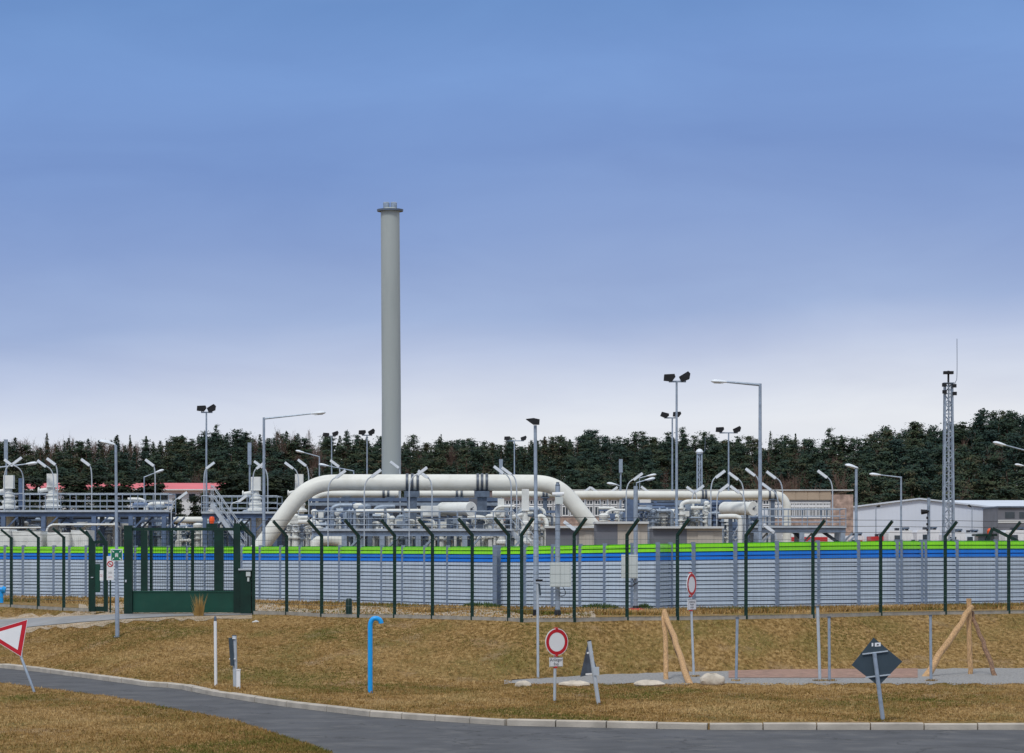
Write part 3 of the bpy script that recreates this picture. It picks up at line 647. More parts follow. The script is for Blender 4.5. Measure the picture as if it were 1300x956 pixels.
stairs(pl2, (268,640), (311,700), D2-1.1)
D3 = 122.
pl3, z3, zr3 = platform('work_platform','central steel platform with railings under the big white pipe',397,649,D3,1.6,673.5,649,[437,485,531,590,645])
stairs(pl3, (648,673), (690,722), D3+.3)
D4 = 128.
pl4, z4, zr4 = platform('work_platform','right hand steel platform with long railings before the brick building',952,1074,D4,2.4,669.5,646,[960,1018,1070])
stairs(pl4, (952,669), (925,722), D4+.4); 
mb = MB()
for (x0, y0, x1, y1) in ((1040,672,1066,690),(1003,672,1020,686)): mb.beam(P(x0,y0,D4+.3), P(x1,y1,D4+.3), .14,.14)
mb.build('brace','dark',pl4,False)

# ------------------------------------------------------------------ big pipe
DB = 128.
def pathpx(pts, d): return [P(a,b,d) for a, b in pts]
def smoothpath(pts, n=6):
    out = []; P_ = [pts[0]]+pts+[pts[-1]]
    for i in range(1, len(P_)-2):
        p0, p1, p2, p3 = P_[i-1:i+3]
        for k in range(n):
            t = k/n; out.append(.5*((2*p1)+(-p0+p2)*t+(2*p0-5*p1+4*p2-p3)*t*t+(-p0+3*p1-3*p2+p3)*t**3))
    return out+[pts[-1]]
t = thing('main_pipe', 'largest cream pipe rising from the left, running level and bending down at right', 'pipe', (X(520,DB),DB,0))
pts = pathpx([(283,757),(318,711),(334,690),(347,673),(362,652.5),(377,633.5),(392,621.5),(410,614.3),(432,612.6),(470,612.6)], DB)
pts = smoothpath(pts, 5)+pathpx([(560,612.6),(640,612.8)],DB)+smoothpath(pathpx([(678,613.2),(694,615),(708,620.5),(720,630),(733,645),(748,664),(762,681),(800,727),(824,757)],DB),5)
mb = MB(); mb.tube(pts, 10.4/F*DB, 28)
for q in (458,572,655): mb.tube([P(q-.25,612.7,DB),P(q+.25,612.7,DB)], 10.4/F*DB+.008, 28)
mb.build('pipe_body','cream',t)
for px in (517,523.5,530.5,606.5,612,618):
    mb = MB(); r = 10.4/F*DB; mb.tube([P(px-1.6,612.7,DB), P(px+1.6,612.7,DB)], r+.045, 24); mb.build('clamp','band',t)
for px in (523,612):
    mb = MB(); x = X(px,DB); mb.bx(x-.34,x+.34,DB-.35,DB+.35,Z(631,DB),Z(623.5,DB)); mb.bx(x-.22,x+.22,DB-.2,DB+.2,0,Z(631,DB)); mb.build('pipe_support','galv_d',t,False)
def pipe(label, px_pts, d, wpx, m='cream', flanges=(), name='process_pipe', group='cream process pipes', stands=(), smooth=True):
    pts = pathpx(px_pts, d); 
    if smooth and len(pts) > 2: pts = smoothpath(pts, 4)
    b = Vector((sum(p.x for p in pts)/len(pts), d, 0)); t = thing(name, label, 'pipe', b, group); r = wpx/2/F*d
    mb = MB(); mb.tube(pts, r, 18); mb.build('pipe_body', m, t)
    for fx, fy, horiz in flanges:
        c = P(fx,fy,d); ax = Vector((1,0,0)) if horiz else Vector((0,0,1)); mb = MB(); mb.tube([c-ax*.05, c+ax*.05], r+.06, 18); mb.build('flange','band',t)
    for sx, sy in stands:
        mb = MB(); x = X(sx,d); mb.bx(x-.1,x+.1,d-.1,d+.1,0,Z(sy,d)-r); mb.bx(x-.2,x+.2,d-.2,d+.2,Z(sy,d)-r-.03,Z(sy,d)-r+.02); mb.build('pipe_stand','galv_d',t,False)
    return t
pipe('second cream pipe under the left half of the largest pipe, ending at the stack support', [(399,640),(402,631),(412,627.3),(430,627),(470,627),(506,627)], 132, 9.2, flanges=((487,627,1),(493,627,1)), stands=((440,627),(496,627)))
pipe('second cream pipe under the right half of the largest pipe', [(531,627),(602,627.2)], 132, 9, flanges=((580,627,1),(586,627,1)), stands=((583,627),), smooth=False)
pipe('cream pipe passing behind the right bend of the largest pipe', [(625,627.5),(706,627.5)], 133.5, 8.6, flanges=((690,627.5,1),(694,627.5,1)), stands=((692,627.5),), smooth=False)
pipe('long cream pipe on the right that turns down before the brick building', [(729,628.6),(800,628.6),(900,628.8),(968,628.6),(984,628.7),(993,632),(998.5,641),(999,652),(999,690),(999,740)], 146, 11, flanges=((892,628.6,1),(896,628.6,1),(977,628.7,1),(984,628.7,1)), stands=((795,628.7),(894,628.7),(981,628.7)))
pipe('short cream pipe behind the top of the green gate', [(205,660),(262,660)], 150, 8, stands=((214,660),(254,660)), smooth=False)
pipe('thin white pipe with two bends under the left platform', [(57,690),(60,672),(66,666.5),(76,666),(150,666)], 136, 2.6, m='cream_w', stands=((100,667),))
pipe('thin white pipe lying above the white boxes at far left', [(-40,670),(52,670)], 137.5, 2.2, m='cream_w', smooth=False, stands=((-10,670),))
pipe('small cream gooseneck pipe beside the stairs of the central platform', [(676,668),(683,657),(688,655.5),(692,659),(694,667),(694,700),(694,745)], 121, 5.5)
pipe('white elbow pipe left of the stairs of the right platform', [(912,656),(930,655.5),(937,657),(939.5,662),(939.5,700),(939.5,745)], 123, 6.2, m='cream_w')
pipe('cream branch pipe at mid height right of the blue box column', [(812,649),(826,648),(836,649),(858,648),(880,647),(893,649),(894,662)], 140, 5.5, flanges=((826,648,1),(858,648,1)))
pipe('thin cream pipe along the central platform left of the white vessel', [(452,649),(500,648.6),(534,648.5)], 126, 5, flanges=((489,648.7,1),(511,648.6,1)), smooth=False, stands=((470,649),))
# chimney
DC = 165.; r = 12.4/F*DC
t = thing('vent_stack', 'very tall pale grey vent stack with a flat flange near its top', 'chimney', (X(496.7,DC),DC,0))
mb = MB(); c = Vector((X(496.8,DC),DC,0)); zt = Z(268,DC)
mb.tube([c, c+Vector((0,0,zt*.5)), Vector((X(495.3,DC),DC,zt))], [r*1.0, r*.98, r*.96], 36)
body = mb.build('stack_body','stack',t)
c = Vector((X(495.3,DC),DC,zt)); mb = MB(); mb.lathe([(16.5/F*DC,-.02),(16.8/F*DC,.09)], c, 36); mb.build('top_flange','galv_d',t)
mb = MB(); mb.lathe([(10.5/F*DC,.09),(7.5/F*DC,.19)], c, 24); mb.build('cap_cone','stack',t)
for a, w in ((-.22,.19),(.21,.19)):
    mb = MB(); mb.lathe([(w*.9,.15),(w,.22),(w,.48),(w*.8,.52)], c+Vector((a,0,0)), 14); mb.build('vent_cap','galv',t)

# ------------------------------------------------------------------ vessels, actuators
def vessel(label, x0, x1, py, d, rpx, tilt=.0):
    t = thing('pressure_vessel', label, 'tank', (X((x0+x1)/2,d),d,0), 'white horizontal vessels'); r = rpx/F*d
    a, b = P(x0,py,d)+Vector((0,.8,0)), P(x1,py+.6,d)+Vector((0,-.8,0)); ax = (b-a).normalized(); mb = MB()
    L = (b-a).length
    mb.lathe([(r*.3,-.1),(r*.85,-.03),(r,.08),(r,L)], a, 28, ax); mb.build('shell','cream_w',t)
    mb = MB(); mb.lathe([(r*1.05,0),(r*1.05,.08),(r*1.02,.09),(r*.93,.091)], b, 28, ax); ed = mb.build('end_cover','cream_w',t)
    mb = MB(); mb.lathe([(r*.16,0),(r*.16,.04)], b+ax*.092, 12, ax); mb.beam(b+ax*.11+Vector((-.1,0,-.1)), b+ax*.11+Vector((.1,0,.1)), .03,.03); mb.build('handle','band',ed)
    for f in (.25,.8):
        c = a+ax*L*f; mb = MB(); mb.bx(c.x-.08,c.x+.08,c.y-r*.7,c.y+r*.7,0,c.z-r*.6); mb.build('saddle','galv_d',t,False)
    return t
vessel('white horizontal vessel with round end cover on the central platform', 560, 597, 646, 126, 8.8)
vessel('white horizontal vessel with round end cover right of the centre, by the tall lamp post', 920, 953, 645.3, 127, 8.6)
def boxunit(label, x0, x1, y0, y1, d, dep, m, name='equipment_box', cat='equipment box', legs=True, det=None, group='equipment boxes'):
    t = thing(name, label, cat, (X((x0+x1)/2,d),d+dep/2,0), group)
    zb = Z(y1,d); mb = MB(); mb.bx(X(x0,d),X(x1,d),d,d+dep,zb,Z(y0,d)); mb.build('housing',m,t,False)
    mb = MB(); mb.bx(X(x0+.8,d),X(x1-.8,d),d-.02,d-.002,zb+.05,Z(y0,d)-.05); mb.build('door',m,t,False)
    if legs:
        for x in (x0+.8, x1-.8): mb = MB(); mb.bx(X(x,d)-.04,X(x,d)+.04,d+.05,d+dep-.05,0,zb); mb.build('leg','galv_d',t,False)
    return t
boxunit('pale ribbed filter box attached left of the white vessel', 534, 557, 642, 655.5, 125.4, .8, 'cream_w')
boxunit('white board behind the right floodlight masts, below the long pipe', 812, 826, 633, 642.5, 148, .1, 'white')
boxunit('blue grey upright box on the left platform behind the leftmost actuator', 23.5, 29, 607, 644, 141.5, .4, 'steel_blue')
boxunit('wide blue steel box column behind the pale mast with a red base', 795.5, 805, 634, 662, 133, .5, 'steel_blue')
boxunit('dark grey box hanging beside the second pipe near the centre', 595, 616, 633, 645, 129.5, .3, 'cabin_g')
boxunit('small white panel beside the right vessel cover', 966, 975, 646, 655, 131, .12, 'white')
def actuator(px, y0, y1, d, w, label, side=-1):
    t = thing('valve_actuator', label, 'valve', (X(px,d),d,0), 'tall white valve actuators'); x = X(px,d); u = w/F*d; H = Z(y0,d)-Z(y1,d); zb = Z(y1,d)
    mb = MB(); mb.tube([(x,d,0),(x,d,zb+H*.02)], u*.55, 16); mb.build('stem_pipe','cream_w',t)
    mb = MB(); mb.lathe([(u*.95,0),(u*.95,H*.05),(u*.62,H*.10),(u*.62,H*.16),(u*.72,H*.18),(u*.72,H*.22),(u*.5,H*.26),(u*.45,H*.34),(u*.58,H*.35),(u*.58,H*.39),(u*.40,H*.41),(u*.40,H*.50)], (x,d,zb), 20); mb.build('bonnet','cream_w',t)
    mb = MB(); mb.bx(x-u*.46,x+u*.46,d-u*.46,d+u*.46,zb+H*.62,zb+H); mb.bx(x-u*.5,x+u*.5,d-u*.5,d+u*.5,zb+H*.60,zb+H*.62); mb.build('drive_box','cream_w',t,False)
    mb = MB(); mb.tube([(x,d,zb+H*.50),(x,d,zb+H*.60)], u*.30, 12); mb.tube([(x,d,zb+H*.56),(x+side*u*1.2,d-.1,zb+H*.50)], u*.2, 10); mb.lathe([(u*.34,0),(u*.34,.05)], (x+side*u*1.2,d-.1,zb+H*.50), 14, (side,0,0)); mb.build('gearbox','cream_w',t)
    return t
actuator(11.5,603.5,646,142,13.5,'white valve actuator on the left platform nearest the left edge')
actuator(66.5,601.5,645,142,13.5,'white valve actuator on the left platform with lamp heads just above it')
actuator(325,605.5,649,143,13,'white valve actuator on the platform by the tall left lamp post')
actuator(380,602,650,144,11,'white valve actuator half hidden behind the left bend of the big pipe')
actuator(667,621,690,126,10,'white valve actuator under the right half of the big pipe')
actuator(636,633,690,127,9,'smaller white valve actuator left of the pole lamp, below the big pipe')
for px, y0, y1, d, lab in ((8,558,584,145,'tall thin panel antenna near the left edge'),(317,562,590,146,'thin panel antenna beside the actuator by the tall left lamp post'),(636,583,603,150,'panel antenna peeking over the big pipe near its right clamps'),(788,583,600,150,'panel antenna left of the blue box column')): antenna(px,y0,y1,d,0,lab)
# curved lamps
for px, hx, hy, d, bz, lab in [
 (5.5,22,585,139.5,z1,'curved lamp leaning right, first from the left edge'),(29.5,11,587.5,140,z1,'curved lamp leaning left, crossing the first one at the left edge'),
 (68,53,588.5,141,z1,'curved lamp leaning left just above the second actuator, lower head'),(73,65,586,140,z1,'curved lamp standing right of the second actuator'),
 (116.5,108.5,587,140,z1,'curved lamp on the left platform standing left of the slim sign post'),(197,190,587.5,140,z1,'curved lamp at the right end of the left platform'),
 (217.5,232,629,138,0,'low curved lamp right of the left platform, leaning right'),(259,267,591,145,0,'curved lamp close to the left floodlight mast'),
 (293,308,633,139,z2,'low curved lamp on the stair platform leaning right'),(321,331,591,141,z2,'curved lamp leaning right beside the tall left lamp post'),
 (340,328,589.5,142,z2,'curved lamp leaning left behind the tall left lamp post'),(379,367,591,143,0,'curved lamp leaning left over the left pipe bend, further left'),
 (392,383.5,587.5,143,0,'curved lamp leaning left over the left pipe bend, further right'),(432,425,588.5,136,0,'curved lamp leaning left behind the start of the level pipe'),
 (416.5,432.5,602,121,0,'curved lamp leaning right before the start of the level pipe'),(462.5,477.5,601,121,0,'curved lamp leaning right left of the tall stack'),
 (508,501,590,138,0,'curved lamp head in front of the lower stack'),(519.5,536,598,121,0,'curved lamp leaning right at the first pipe clamps'),
 (548.5,537,602,124,0,'curved lamp leaning left at the first pipe clamps'),(649,633,596.5,124,z3,'curved lamp leaning left at the second pipe clamps, left of two'),
 (656,643,598,123,z3,'curved lamp leaning left at the second pipe clamps, right of two'),(731,723,667.5,105,0,'low curved lamp under the right pipe bend'),
 (795,810,605,132,0,'curved lamp leaning right over the blue box column'),(743,745,622,150,0,'tiny curved lamp behind the right bend, leaning right'),
 (762,755,622.5,152,0,'tiny curved lamp behind the right bend, leaning left'),(771,779,622,151,0,'small curved lamp over the long pipe, left of the box column'),
 (826,819,621.5,149,0,'small curved lamp over the long pipe, right of the box column'),(885,877,622,142,0,'curved lamp leaning left over the far valve group'),
 (878,888,620.5,138,0,'curved lamp leaning right over the far valve group'),(902.5,914.5,602,127,0,'large curved lamp leaning right, left of the right floodlight mast'),
 (944,931,604.5,128,0,'large curved lamp leaning left, right of the right floodlight mast'),(910,919,619.5,126,0,'low curved lamp leaning right above the right vessel'),
 (946,933,621.5,126,0,'low curved lamp leaning left above the right vessel'),(964.5,952.5,599.5,129,0,'curved lamp leaning left just beside the tall right lamp post'),
 (993.5,979,603,130,z4,'curved lamp leaning left above the pipe that turns down'),(988,973,618,131,z4,'low curved lamp leaning left at the end flanges of the long pipe'),
 (1057,1044,602,129,z4,'curved lamp alone at the right end of the right platform'),(986,976,671,112,0,'low curved lamp at the foot of the right stairs')]:
    plat_lamp(px, hx, hy, d, bz, lab)

# ------------------------------------------------------------------ valve groups and pipework behind the railings
def valve_group(label, px0, px1, ytop, ybot, d, seed, n, group='valve and pipe groups behind the railings', light=.5):
    rr = random.Random(seed); x0, x1 = X(px0,d), X(px1,d); zt, zb = Z(ytop,d), Z(ybot,d)
    t = thing('valve_group', label, 'pipework', ((x0+x1)/2, d, 0), group)
    for i in range(n):
        x = x0+(x1-x0)*(i+.5)/n+rr.uniform(-.1,.1); y = d+rr.uniform(-.8,.8); top = zb+(zt-zb)*rr.uniform(.55,1.); w = rr.uniform(.07,.16)
        m = 'cream_w' if rr.random() < light else ('galv' if rr.random() < .6 else 'steel_blue')
        mb = MB(); mb.tube([(x,y,0),(x,y,top-.25)], w*.8, 10)
        for f in (.2,.45,.7): zz = zb+(top-zb)*f; mb.tube([(x,y,zz),(x,y,zz+.06)], w*1.5, 12)
        pp = mb.build('riser', m, t)
        k = rr.random(); mb = MB()
        if k < .35: mb.bx(x-w*1.5,x+w*1.5,y-w*1.5,y+w*1.5,top-.25,top)
        elif k < .7: mb.lathe([(w*1.2,-.25),(w*1.6,-.2),(w*1.7,-.08),(w*.8,0)], (x,y,top), 12)
        else:
            a = rr.choice((-1,1)); mb.tube(arc((x,y,top-.25),(x,y,top),(x+a*.45,y,top),6)+[Vector((x+a*.9,y,top))], w*.8, 10)
        mb.build('valve_head', m, t)
        if rr.random() < .6:
            c = Vector((x,y-w*1.6,zb+(top-zb)*rr.uniform(.3,.8))); mb = MB(); n2 = 14; R = rr.uniform(.12,.2)
            mb.tube([c+Vector((R*math.cos(2*math.pi*q/n2),0,R*math.sin(2*math.pi*q/n2))) for q in range(n2+1)], .018, 6, False); mb.beam(c+Vector((-R,0,0)),c+Vector((R,0,0)),.02,.02); mb.beam(c,c+Vector((0,w*1.6,0)),.03,.03); mb.build('handwheel', 'band' if rr.random()<.6 else 'galv_l', t)
    for k in range(max(2, n//3)):
        zz = zb+(zt-zb)*rr.uniform(.1,.75); y = d+rr.uniform(-.9,.9); a = rr.uniform(0,.4); b = rr.uniform(.6,1); w = rr.uniform(.04,.10)
        mb = MB(); xa, xb = x0+(x1-x0)*a, x0+(x1-x0)*b; mb.tube([(xa,y,zb-.5),(xa,y,zz-.15)]+arc((xa,y,zz-.15),(xa,y,zz),(xa+.15,y,zz),4)+[Vector((xb-.15,y,zz))]+arc((xb-.15,y,zz),(xb,y,zz),(xb,y,zz-.15),4)+[Vector((xb,y,zb-.5))], w, 10)
        for f in (.3,.7): mb.tube([(xa+(xb-xa)*f,y,zz),(xa+(xb-xa)*f+.07,y,zz)], w*1.7, 10)
        mb.build('cross_pipe', 'cream_w' if rr.random() < light else 'galv', t)
    for k in range(3):
        zz = zb+(zt-zb)*(.25+.3*k); y = d+1.1; mb = MB(); mb.bx(x0-.1,x1+.1,y-.04,y+.04,zz-.06,zz+.06); mb.build('rack_beam', 'steel_blue' if k != 1 else 'galv', t, False)
    return t
for a in [('valves and risers behind the railing at the left end of the central platform',398,434,641,690,127,1,9),
 ('valves with a cream dome behind the railing, left of the lower stack',434,462,636,690,127,2,8),
 ('slim risers behind the railing just below the stack',462,498,640,690,128,3,9),
 ('valves between the first pipe clamps and the white vessel',498,534,642,690,128,4,9),
 ('pipework hidden below the large white vessel',536,604,653,690,129,5,12),
 ('valves between the white vessel and the small actuator',604,632,638,690,127.5,6,8),
 ('pipework around the actuator beneath the second pipe clamps',634,662,640,690,128,7,8),
 ('pipework between the actuator and the pale cabinet mast',662,704,642,690,130,8,8),
 ('valve group over the dark grey hut',764,796,644,664,136,9,6),
 ('valve group between the box column and the tall floodlight mast',812,856,640,668,137,10,12),
 ('dense valve group left of the right vessel',860,898,634,668,135,11,11),
 ('dense valve group directly behind the right vessel',896,928,630,668,134,12,9),
 ('pipework under the right vessel beside the stairs',925,962,650,690,133,13,9),
 ('pipework under the left platform near the left edge',-30,52,656,690,144,14,12),
 ('pipework under the left platform behind the slim sign post',60,160,658,690,144,15,16),
 ('pipework behind the left part of the green gate',168,214,632,690,146,16,10),
 ('slim pipework seen through the middle of the green gate',214,262,664,690,146,17,9),
 ('pipework behind the stairs of the left stair platform',262,330,645,690,147,18,10),
 ('pipework under the left bend of the big pipe',362,398,648,690,134,19,7)]:
    valve_group(*a)
def rack(label, px0, px1, ybeams, d, cols_, ytop):
    t = thing('pipe_rack', label, 'pipe rack', (X((px0+px1)/2,d),d,0), 'steel pipe racks')
    for y in ybeams: MB().bx(X(px0,d),X(px1,d),d-.06,d+.06,Z(y,d)-.07,Z(y,d)+.07).build('beam','galv' if y != ybeams[0] else 'steel_blue',t,False)
    for c in cols_: MB().bx(X(c,d)-.08,X(c,d)+.08,d+.07,d+.22,0,Z(ytop,d)).build('column','steel_blue',t,False)
rack('steel rack behind the central platform under the big pipe',392,640,(634.5,640),130.5,(398,425,461,519,577,621,637),633)
rack('steel rack behind the dense valves on the right',800,940,(640,655),143,(802,832,866,905,938),636)
rack('steel rack below the left platform',-40,214,(661,),143.6,(20,90,150,190),655)
def hut(label, x0, x1, xm, y0, y1, d, dep, ml, mr, mr2='slab'):
    t = thing('equipment_hut', label, 'hut', (X((x0+x1)/2,d),d+dep/2,0), 'flat roofed equipment huts')
    zt = Z(y0,d); MB().bx(X(x0,d),X(xm,d)-.001,d,d+dep,0,zt).build('wall',ml,t,False); MB().bx(X(xm,d),X(x1,d),d+.02,d+dep,0,zt).build('wall',mr,t,False)
    MB().bx(X(x0-1.5,d),X(x1+1.5,d),d-.25,d+dep+.2,zt+.002,zt+.09).build('roof',mr2,t,False)
    MB().bx(X(xm+ (x1-xm)*.3,d),X(xm+(x1-xm)*.75,d),d-.02,d+.018,0,zt-.15).build('door',mr,t,False)
hut('dark grey and cream hut left of the pale mast with red base',757,822,784,665,692,112,3,'cabin_g','cabin_c')
hut('long low shed with pale flat roof right of the tall floodlight mast',829,917,872,671,692,116,3,'cabin_g','cabin_c')
hut('low beige shed under the right bend of the big pipe',693,758,735,670.5,692,120,2,'cabin_g','cabin_c')
hut('pale box shed under the right end of the central platform',537,640,560,686,692,134,1.5,'cabin_g','cream_w')
for i, (a, b, y, lab) in enumerate([(-30,12,672,'white container at the far left edge behind the wall'),(14,52,674,'white container second from the left edge behind the wall'),(60,88,676,'white container left of the personnel gate behind the wall'),(90,112,673,'white container just behind the personnel gate')]):
    boxunit(lab, a, b, y, 735, 131+i*.5, 2, 'cream_w', 'storage_container', 'container', False, group='white containers behind the wall')
tag(None or MB().tube([P(402,700,126),P(402,690,126),P(408,685.5,126),P(420,684.2,126),P(432,686,126),P(437,692,126),P(438,712,126)], .28, 16).build('pipe_bend','cream'), 'fat cream pipe bend just above the wall under the central platform', 'pipe')

# ------------------------------------------------------------------ lattice masts
def lattice(px, pytop, d, wb, wt, label, n, det=True, ant=None):
    b = Vector((X(px,d),d,0)); t = thing('lattice_mast', label, 'mast', b, 'lattice masts'); zt = Z(pytop,d); hb, ht = wb/F*d/2, wt/F*d/2
    def c(k, z): f = z/zt; h = hb+(ht-hb)*min(1, f*1.0); sx, sy = ((-1,-1),(1,-1),(1,1),(-1,1))[k]; return Vector((b.x+sx*h, d+sy*h, z))
    for k in range(4): MB().beam(c(k,0), c(k,zt), .095,.095).build('leg','galv',t,False)
    mb = MB(); 
    for i in range(n):
        z0, z1_ = zt*i/n, zt*(i+1)/n
        for k in range(4):
            k2 = (k+1)%4
            a, e = (k, k2) if i % 2 == 0 else (k2, k); mb.beam(c(a,z0), c(e,z1_), .055,.055); mb.beam(c(k,z1_), c(k2,z1_), .04,.04)
    mb.build('bracing','galv',t,False)
    mb = MB(); mb.beam((b.x-.02,d-hb*.3,0),(b.x-.02,d-ht*.3,zt),.05,.05); mb.beam((b.x+.2*hb,d,0),(b.x+.2*ht,d,zt),.05,.05); mb.build('ladder','galv_l',t,False)
    mb = MB(); w = ht*1.5; mb.bx(b.x-w,b.x+w,d-w,d+w,zt,zt+.05); mb.build('top_plate','galv_d',t,False)
    return t, zt, b
t, zt, b = lattice(1204,487,165,13.5,9,'tall lattice mast with cameras in front of the white hall',20)
d = 165
mb = MB(); mb.tube([(b.x,d,zt),(b.x,d,zt+.75)], .06, 8); mb.bx(b.x-.28,b.x+.28,d-.2,d+.2,zt+.55,zt+.72); mb.build('camera_head','black',t)
for dx, zz in ((-.3,-.1),(.28,-.15),(-.28,-.5),(.3,-.6)): MB().bx(b.x+dx-.12,b.x+dx+.12,d-.5,d-.3,zt+zz-.1,zt+zz+.1).build('spotlight','black',t,False)
mb = MB(); mb.tube(smoothpath([Vector((b.x+.22,d,zt-.3)),Vector((b.x+.42,d,zt+.1)),Vector((b.x+.5,d,zt+.5)),Vector((b.x+.5,d,Z(430,d)))]), .018, 6); mb.build('whip_antenna','galv_d',t)
t, zt, b = lattice(888,577,220,7,5.5,'short far lattice mast with a rounded top right of the floodlight masts',12)
mb = MB(); mb.lathe([(.22,.05),(.30,.2),(.2,.38),(.05,.45)], (b.x,220,zt), 14); mb.build('dome','lampwhite',t)
mb = MB(); mb.tube([(b.x+.2,220,zt),(b.x+.42,220,zt+.3),(b.x+.45,220,zt+1.3)], .02, 6); mb.build('whip_antenna','galv_d',t)
# camera pole in front of hall
d = 150; t = thing('camera_pole', 'grey pole with a black camera in front of the white hall gable', 'camera pole', (X(1179,d),d,0))
MB().tube([(X(1179,d),d,0),P(1179,632,d)], .085, 12).build('pole','galv',t)
mb = MB(); mb.tube([P(1169,650,d)+Vector((0,-.15,0)),P(1177,649.5,d)+Vector((0,-.15,0))], [.14,.10], 12); mb.bx(X(1174,d),X(1179,d),d-.2,d-.1,Z(650,d),Z(648,d)); mb.build('camera','black',t)
for y in (656,664,671): MB().bx(X(1175.5,d),X(1177.5,d),d-.25,d-.1,Z(y+3,d),Z(y,d)).build('junction_box','black',t,False)

# ------------------------------------------------------------------ buildings
DBG = 200.
t = thing('office_building', 'long two storey building with tan parapet and window rows behind the pipes', 'building', (X(860,DBG),DBG,0))
zt = Z(622.5,DBG); zp = Z(634.5,DBG); x0, x1 = X(600,DBG), X(1083,DBG)
MB().bx(x0,X(1055,DBG),DBG,DBG+14,0,zp-.001).build('wall','bwall',t,False)
MB().bx(X(1055,DBG)+.001,x1,DBG-.1,DBG+14,0,zt-.3).build('wall','brick',t,False)
MB().bx(x0,X(800,DBG),DBG-.15,DBG+14,zp,zt-.03).build('parapet','bparapet_d',t,False)
mb = MB()
for k in range(17):
    a = X(800+15*k,DBG)+.02; mb.bx(a, X(815+15*k,DBG)-.02, DBG-.15, DBG+.1, zp, zt-.05)
mb.bx(X(800,DBG),X(1055,DBG),DBG-.12,DBG+14,zp+.01,zt-.06); mb.build('parapet','bparapet',t,False)
MB().bx(x0,x1,DBG-.25,DBG+14.1,zt-.029,zt+.05).build('roof','slab',t,False)
MB().bx(x0,X(800,DBG),DBG-.06,DBG-.003,Z(671,DBG),Z(656,DBG)).build('brick_band','brick',t,False)
MB().bx(X(980,DBG),X(1054,DBG),DBG-.06,DBG-.003,Z(671,DBG),Z(658.5,DBG)).build('brick_band','brick',t,False)
MB().bx(X(812,DBG),X(870,DBG),DBG-.06,DBG-.003,Z(660,DBG),Z(636,DBG)).build('brick_band','bparapet_d',t,False)
k = 0
for px in [642+10.3*i for i in range(16)]+[982+9.1*i for i in range(8)]+[876+10.3*i for i in range(10)]:
    for (ya, yb) in ((635,640.5),(643,654.5)):
        if px > 975: ya, yb = (638.5,642) if ya < 640 else (643.5,657)
        w = 7.2 if px < 975 else 7.6
        mb = MB(); mb.bx(X(px,DBG),X(px+w,DBG),DBG-.02,DBG+.02-.022,Z(yb,DBG),Z(ya,DBG)); fr_ = mb.build('window','glass',t,False)
        mb = MB(); nv = 2 if px < 975 else 4
        for q in range(nv+1): xx = X(px+w*q/nv,DBG); mb.bx(xx-.022,xx+.022,DBG-.06,DBG-.021,Z(yb,DBG),Z(ya,DBG))
        mb.bx(X(px,DBG)-.035,X(px+w,DBG)+.035,DBG-.075,DBG-.061,Z(yb,DBG)-.04,Z(yb,DBG)+.04); mb.bx(X(px,DBG)-.035,X(px+w,DBG)+.035,DBG-.075,DBG-.061,Z(ya,DBG)-.04,Z(ya,DBG)+.04)
        mb.build('frame','white',fr_,False)
for (a, b, y, d, lab) in ((392,634,633.5,162,'dark backdrop block added behind the central platform'),(806,944,637.5,158,'low dark backdrop block added behind the dense valves on the right'),(-60,205,657,165,'low dark backdrop block added behind the left platform supports'),(262,398,655,166,'low dark backdrop block added behind the stair platform')):  # made-up dark blocks, added to deepen the gaps behind pipes and platforms
    t = thing('dark_backdrop', lab, 'building', (X((a+b)/2,d),d,0), 'added dark backdrop blocks'); MB().bx(X(a,d),X(b,d),d,d+6,0,Z(y,d)).build('wall','backdrop_navy',t,False)
    MB().bx(X(a,d)-.1,X(b,d)+.1,d-.12,d+6.1,Z(y,d)+.001,Z(y,d)+.1).build('roof','galv_d',t,False)
    mb = MB(); n = int((X(b,d)-X(a,d))/1.1)
    for k in range(n): x = X(a,d)+1.1*(k+.5); mb.bx(x-.05,x+.05,d-.05,d-.002,0,Z(y,d)-.05)
    mb.build('backdrop_ribs','backdrop_navy',t,False)
DH = 260.
t = thing('white_hall', 'white gabled sheet metal hall behind the lattice mast', 'hall', (X(1170,DH),DH,0))
ze, zr_ = Z(645.5,DH), Z(634.5,DH); xa, xm, xb = X(1071,DH), X(1167,DH), X(1268,DH)
mb = MB(); pr = [(xa,DH,0),(xb,DH,0),(xb,DH,ze),(xm,DH,zr_),(xa,DH,ze)]; mb.prism(pr, (0,30,0)); mb.build('wall','hall',t,False)
mb = MB(); nb = 40
for k in range(nb):
    x = xa+(xb-xa)*(k+.5)/nb; h = ze+(zr_-ze)*(1-abs(x-xm)/max(xm-xa, xb-xm)); mb.bx(x-.02,x+.02,DH-.03,DH-.002,0,h-.1)
mb.build('sheet_ribs','hall',t,False)
mb = MB()
for (p, q) in (((xa-.3,ze-.06),(xm,zr_+.03)),((xm,zr_+.03),(xb+.3,ze-.06))):
    mb.prism([(p[0],DH-.3,p[1]),(q[0],DH-.3,q[1]),(q[0],DH-.3,q[1]+.14),(p[0],DH-.3,p[1]+.14)], (0,30.6,0))
mb.build('roof','hallroof',t,False)
t = thing('long_shed', 'long shed with pale blue sloping roof right of the white hall', 'hall', (X(1300,292),292,0)); d = 292
MB().bx(X(1175,d),X(1480,d),d,d+16,0,Z(645,d)).build('wall','cabin_g',t,False)
mb = MB(); mb.prism([(X(1172,d),d-.5,Z(646,d)),(X(1172,d),d+8,Z(635.2,d)),(X(1172,d),d+8,Z(635.2,d)+.15),(X(1172,d),d-.5,Z(646,d)+.15)], (X(1485,d)-X(1172,d),0,0)); mb.build('roof','hallroof',t,False)
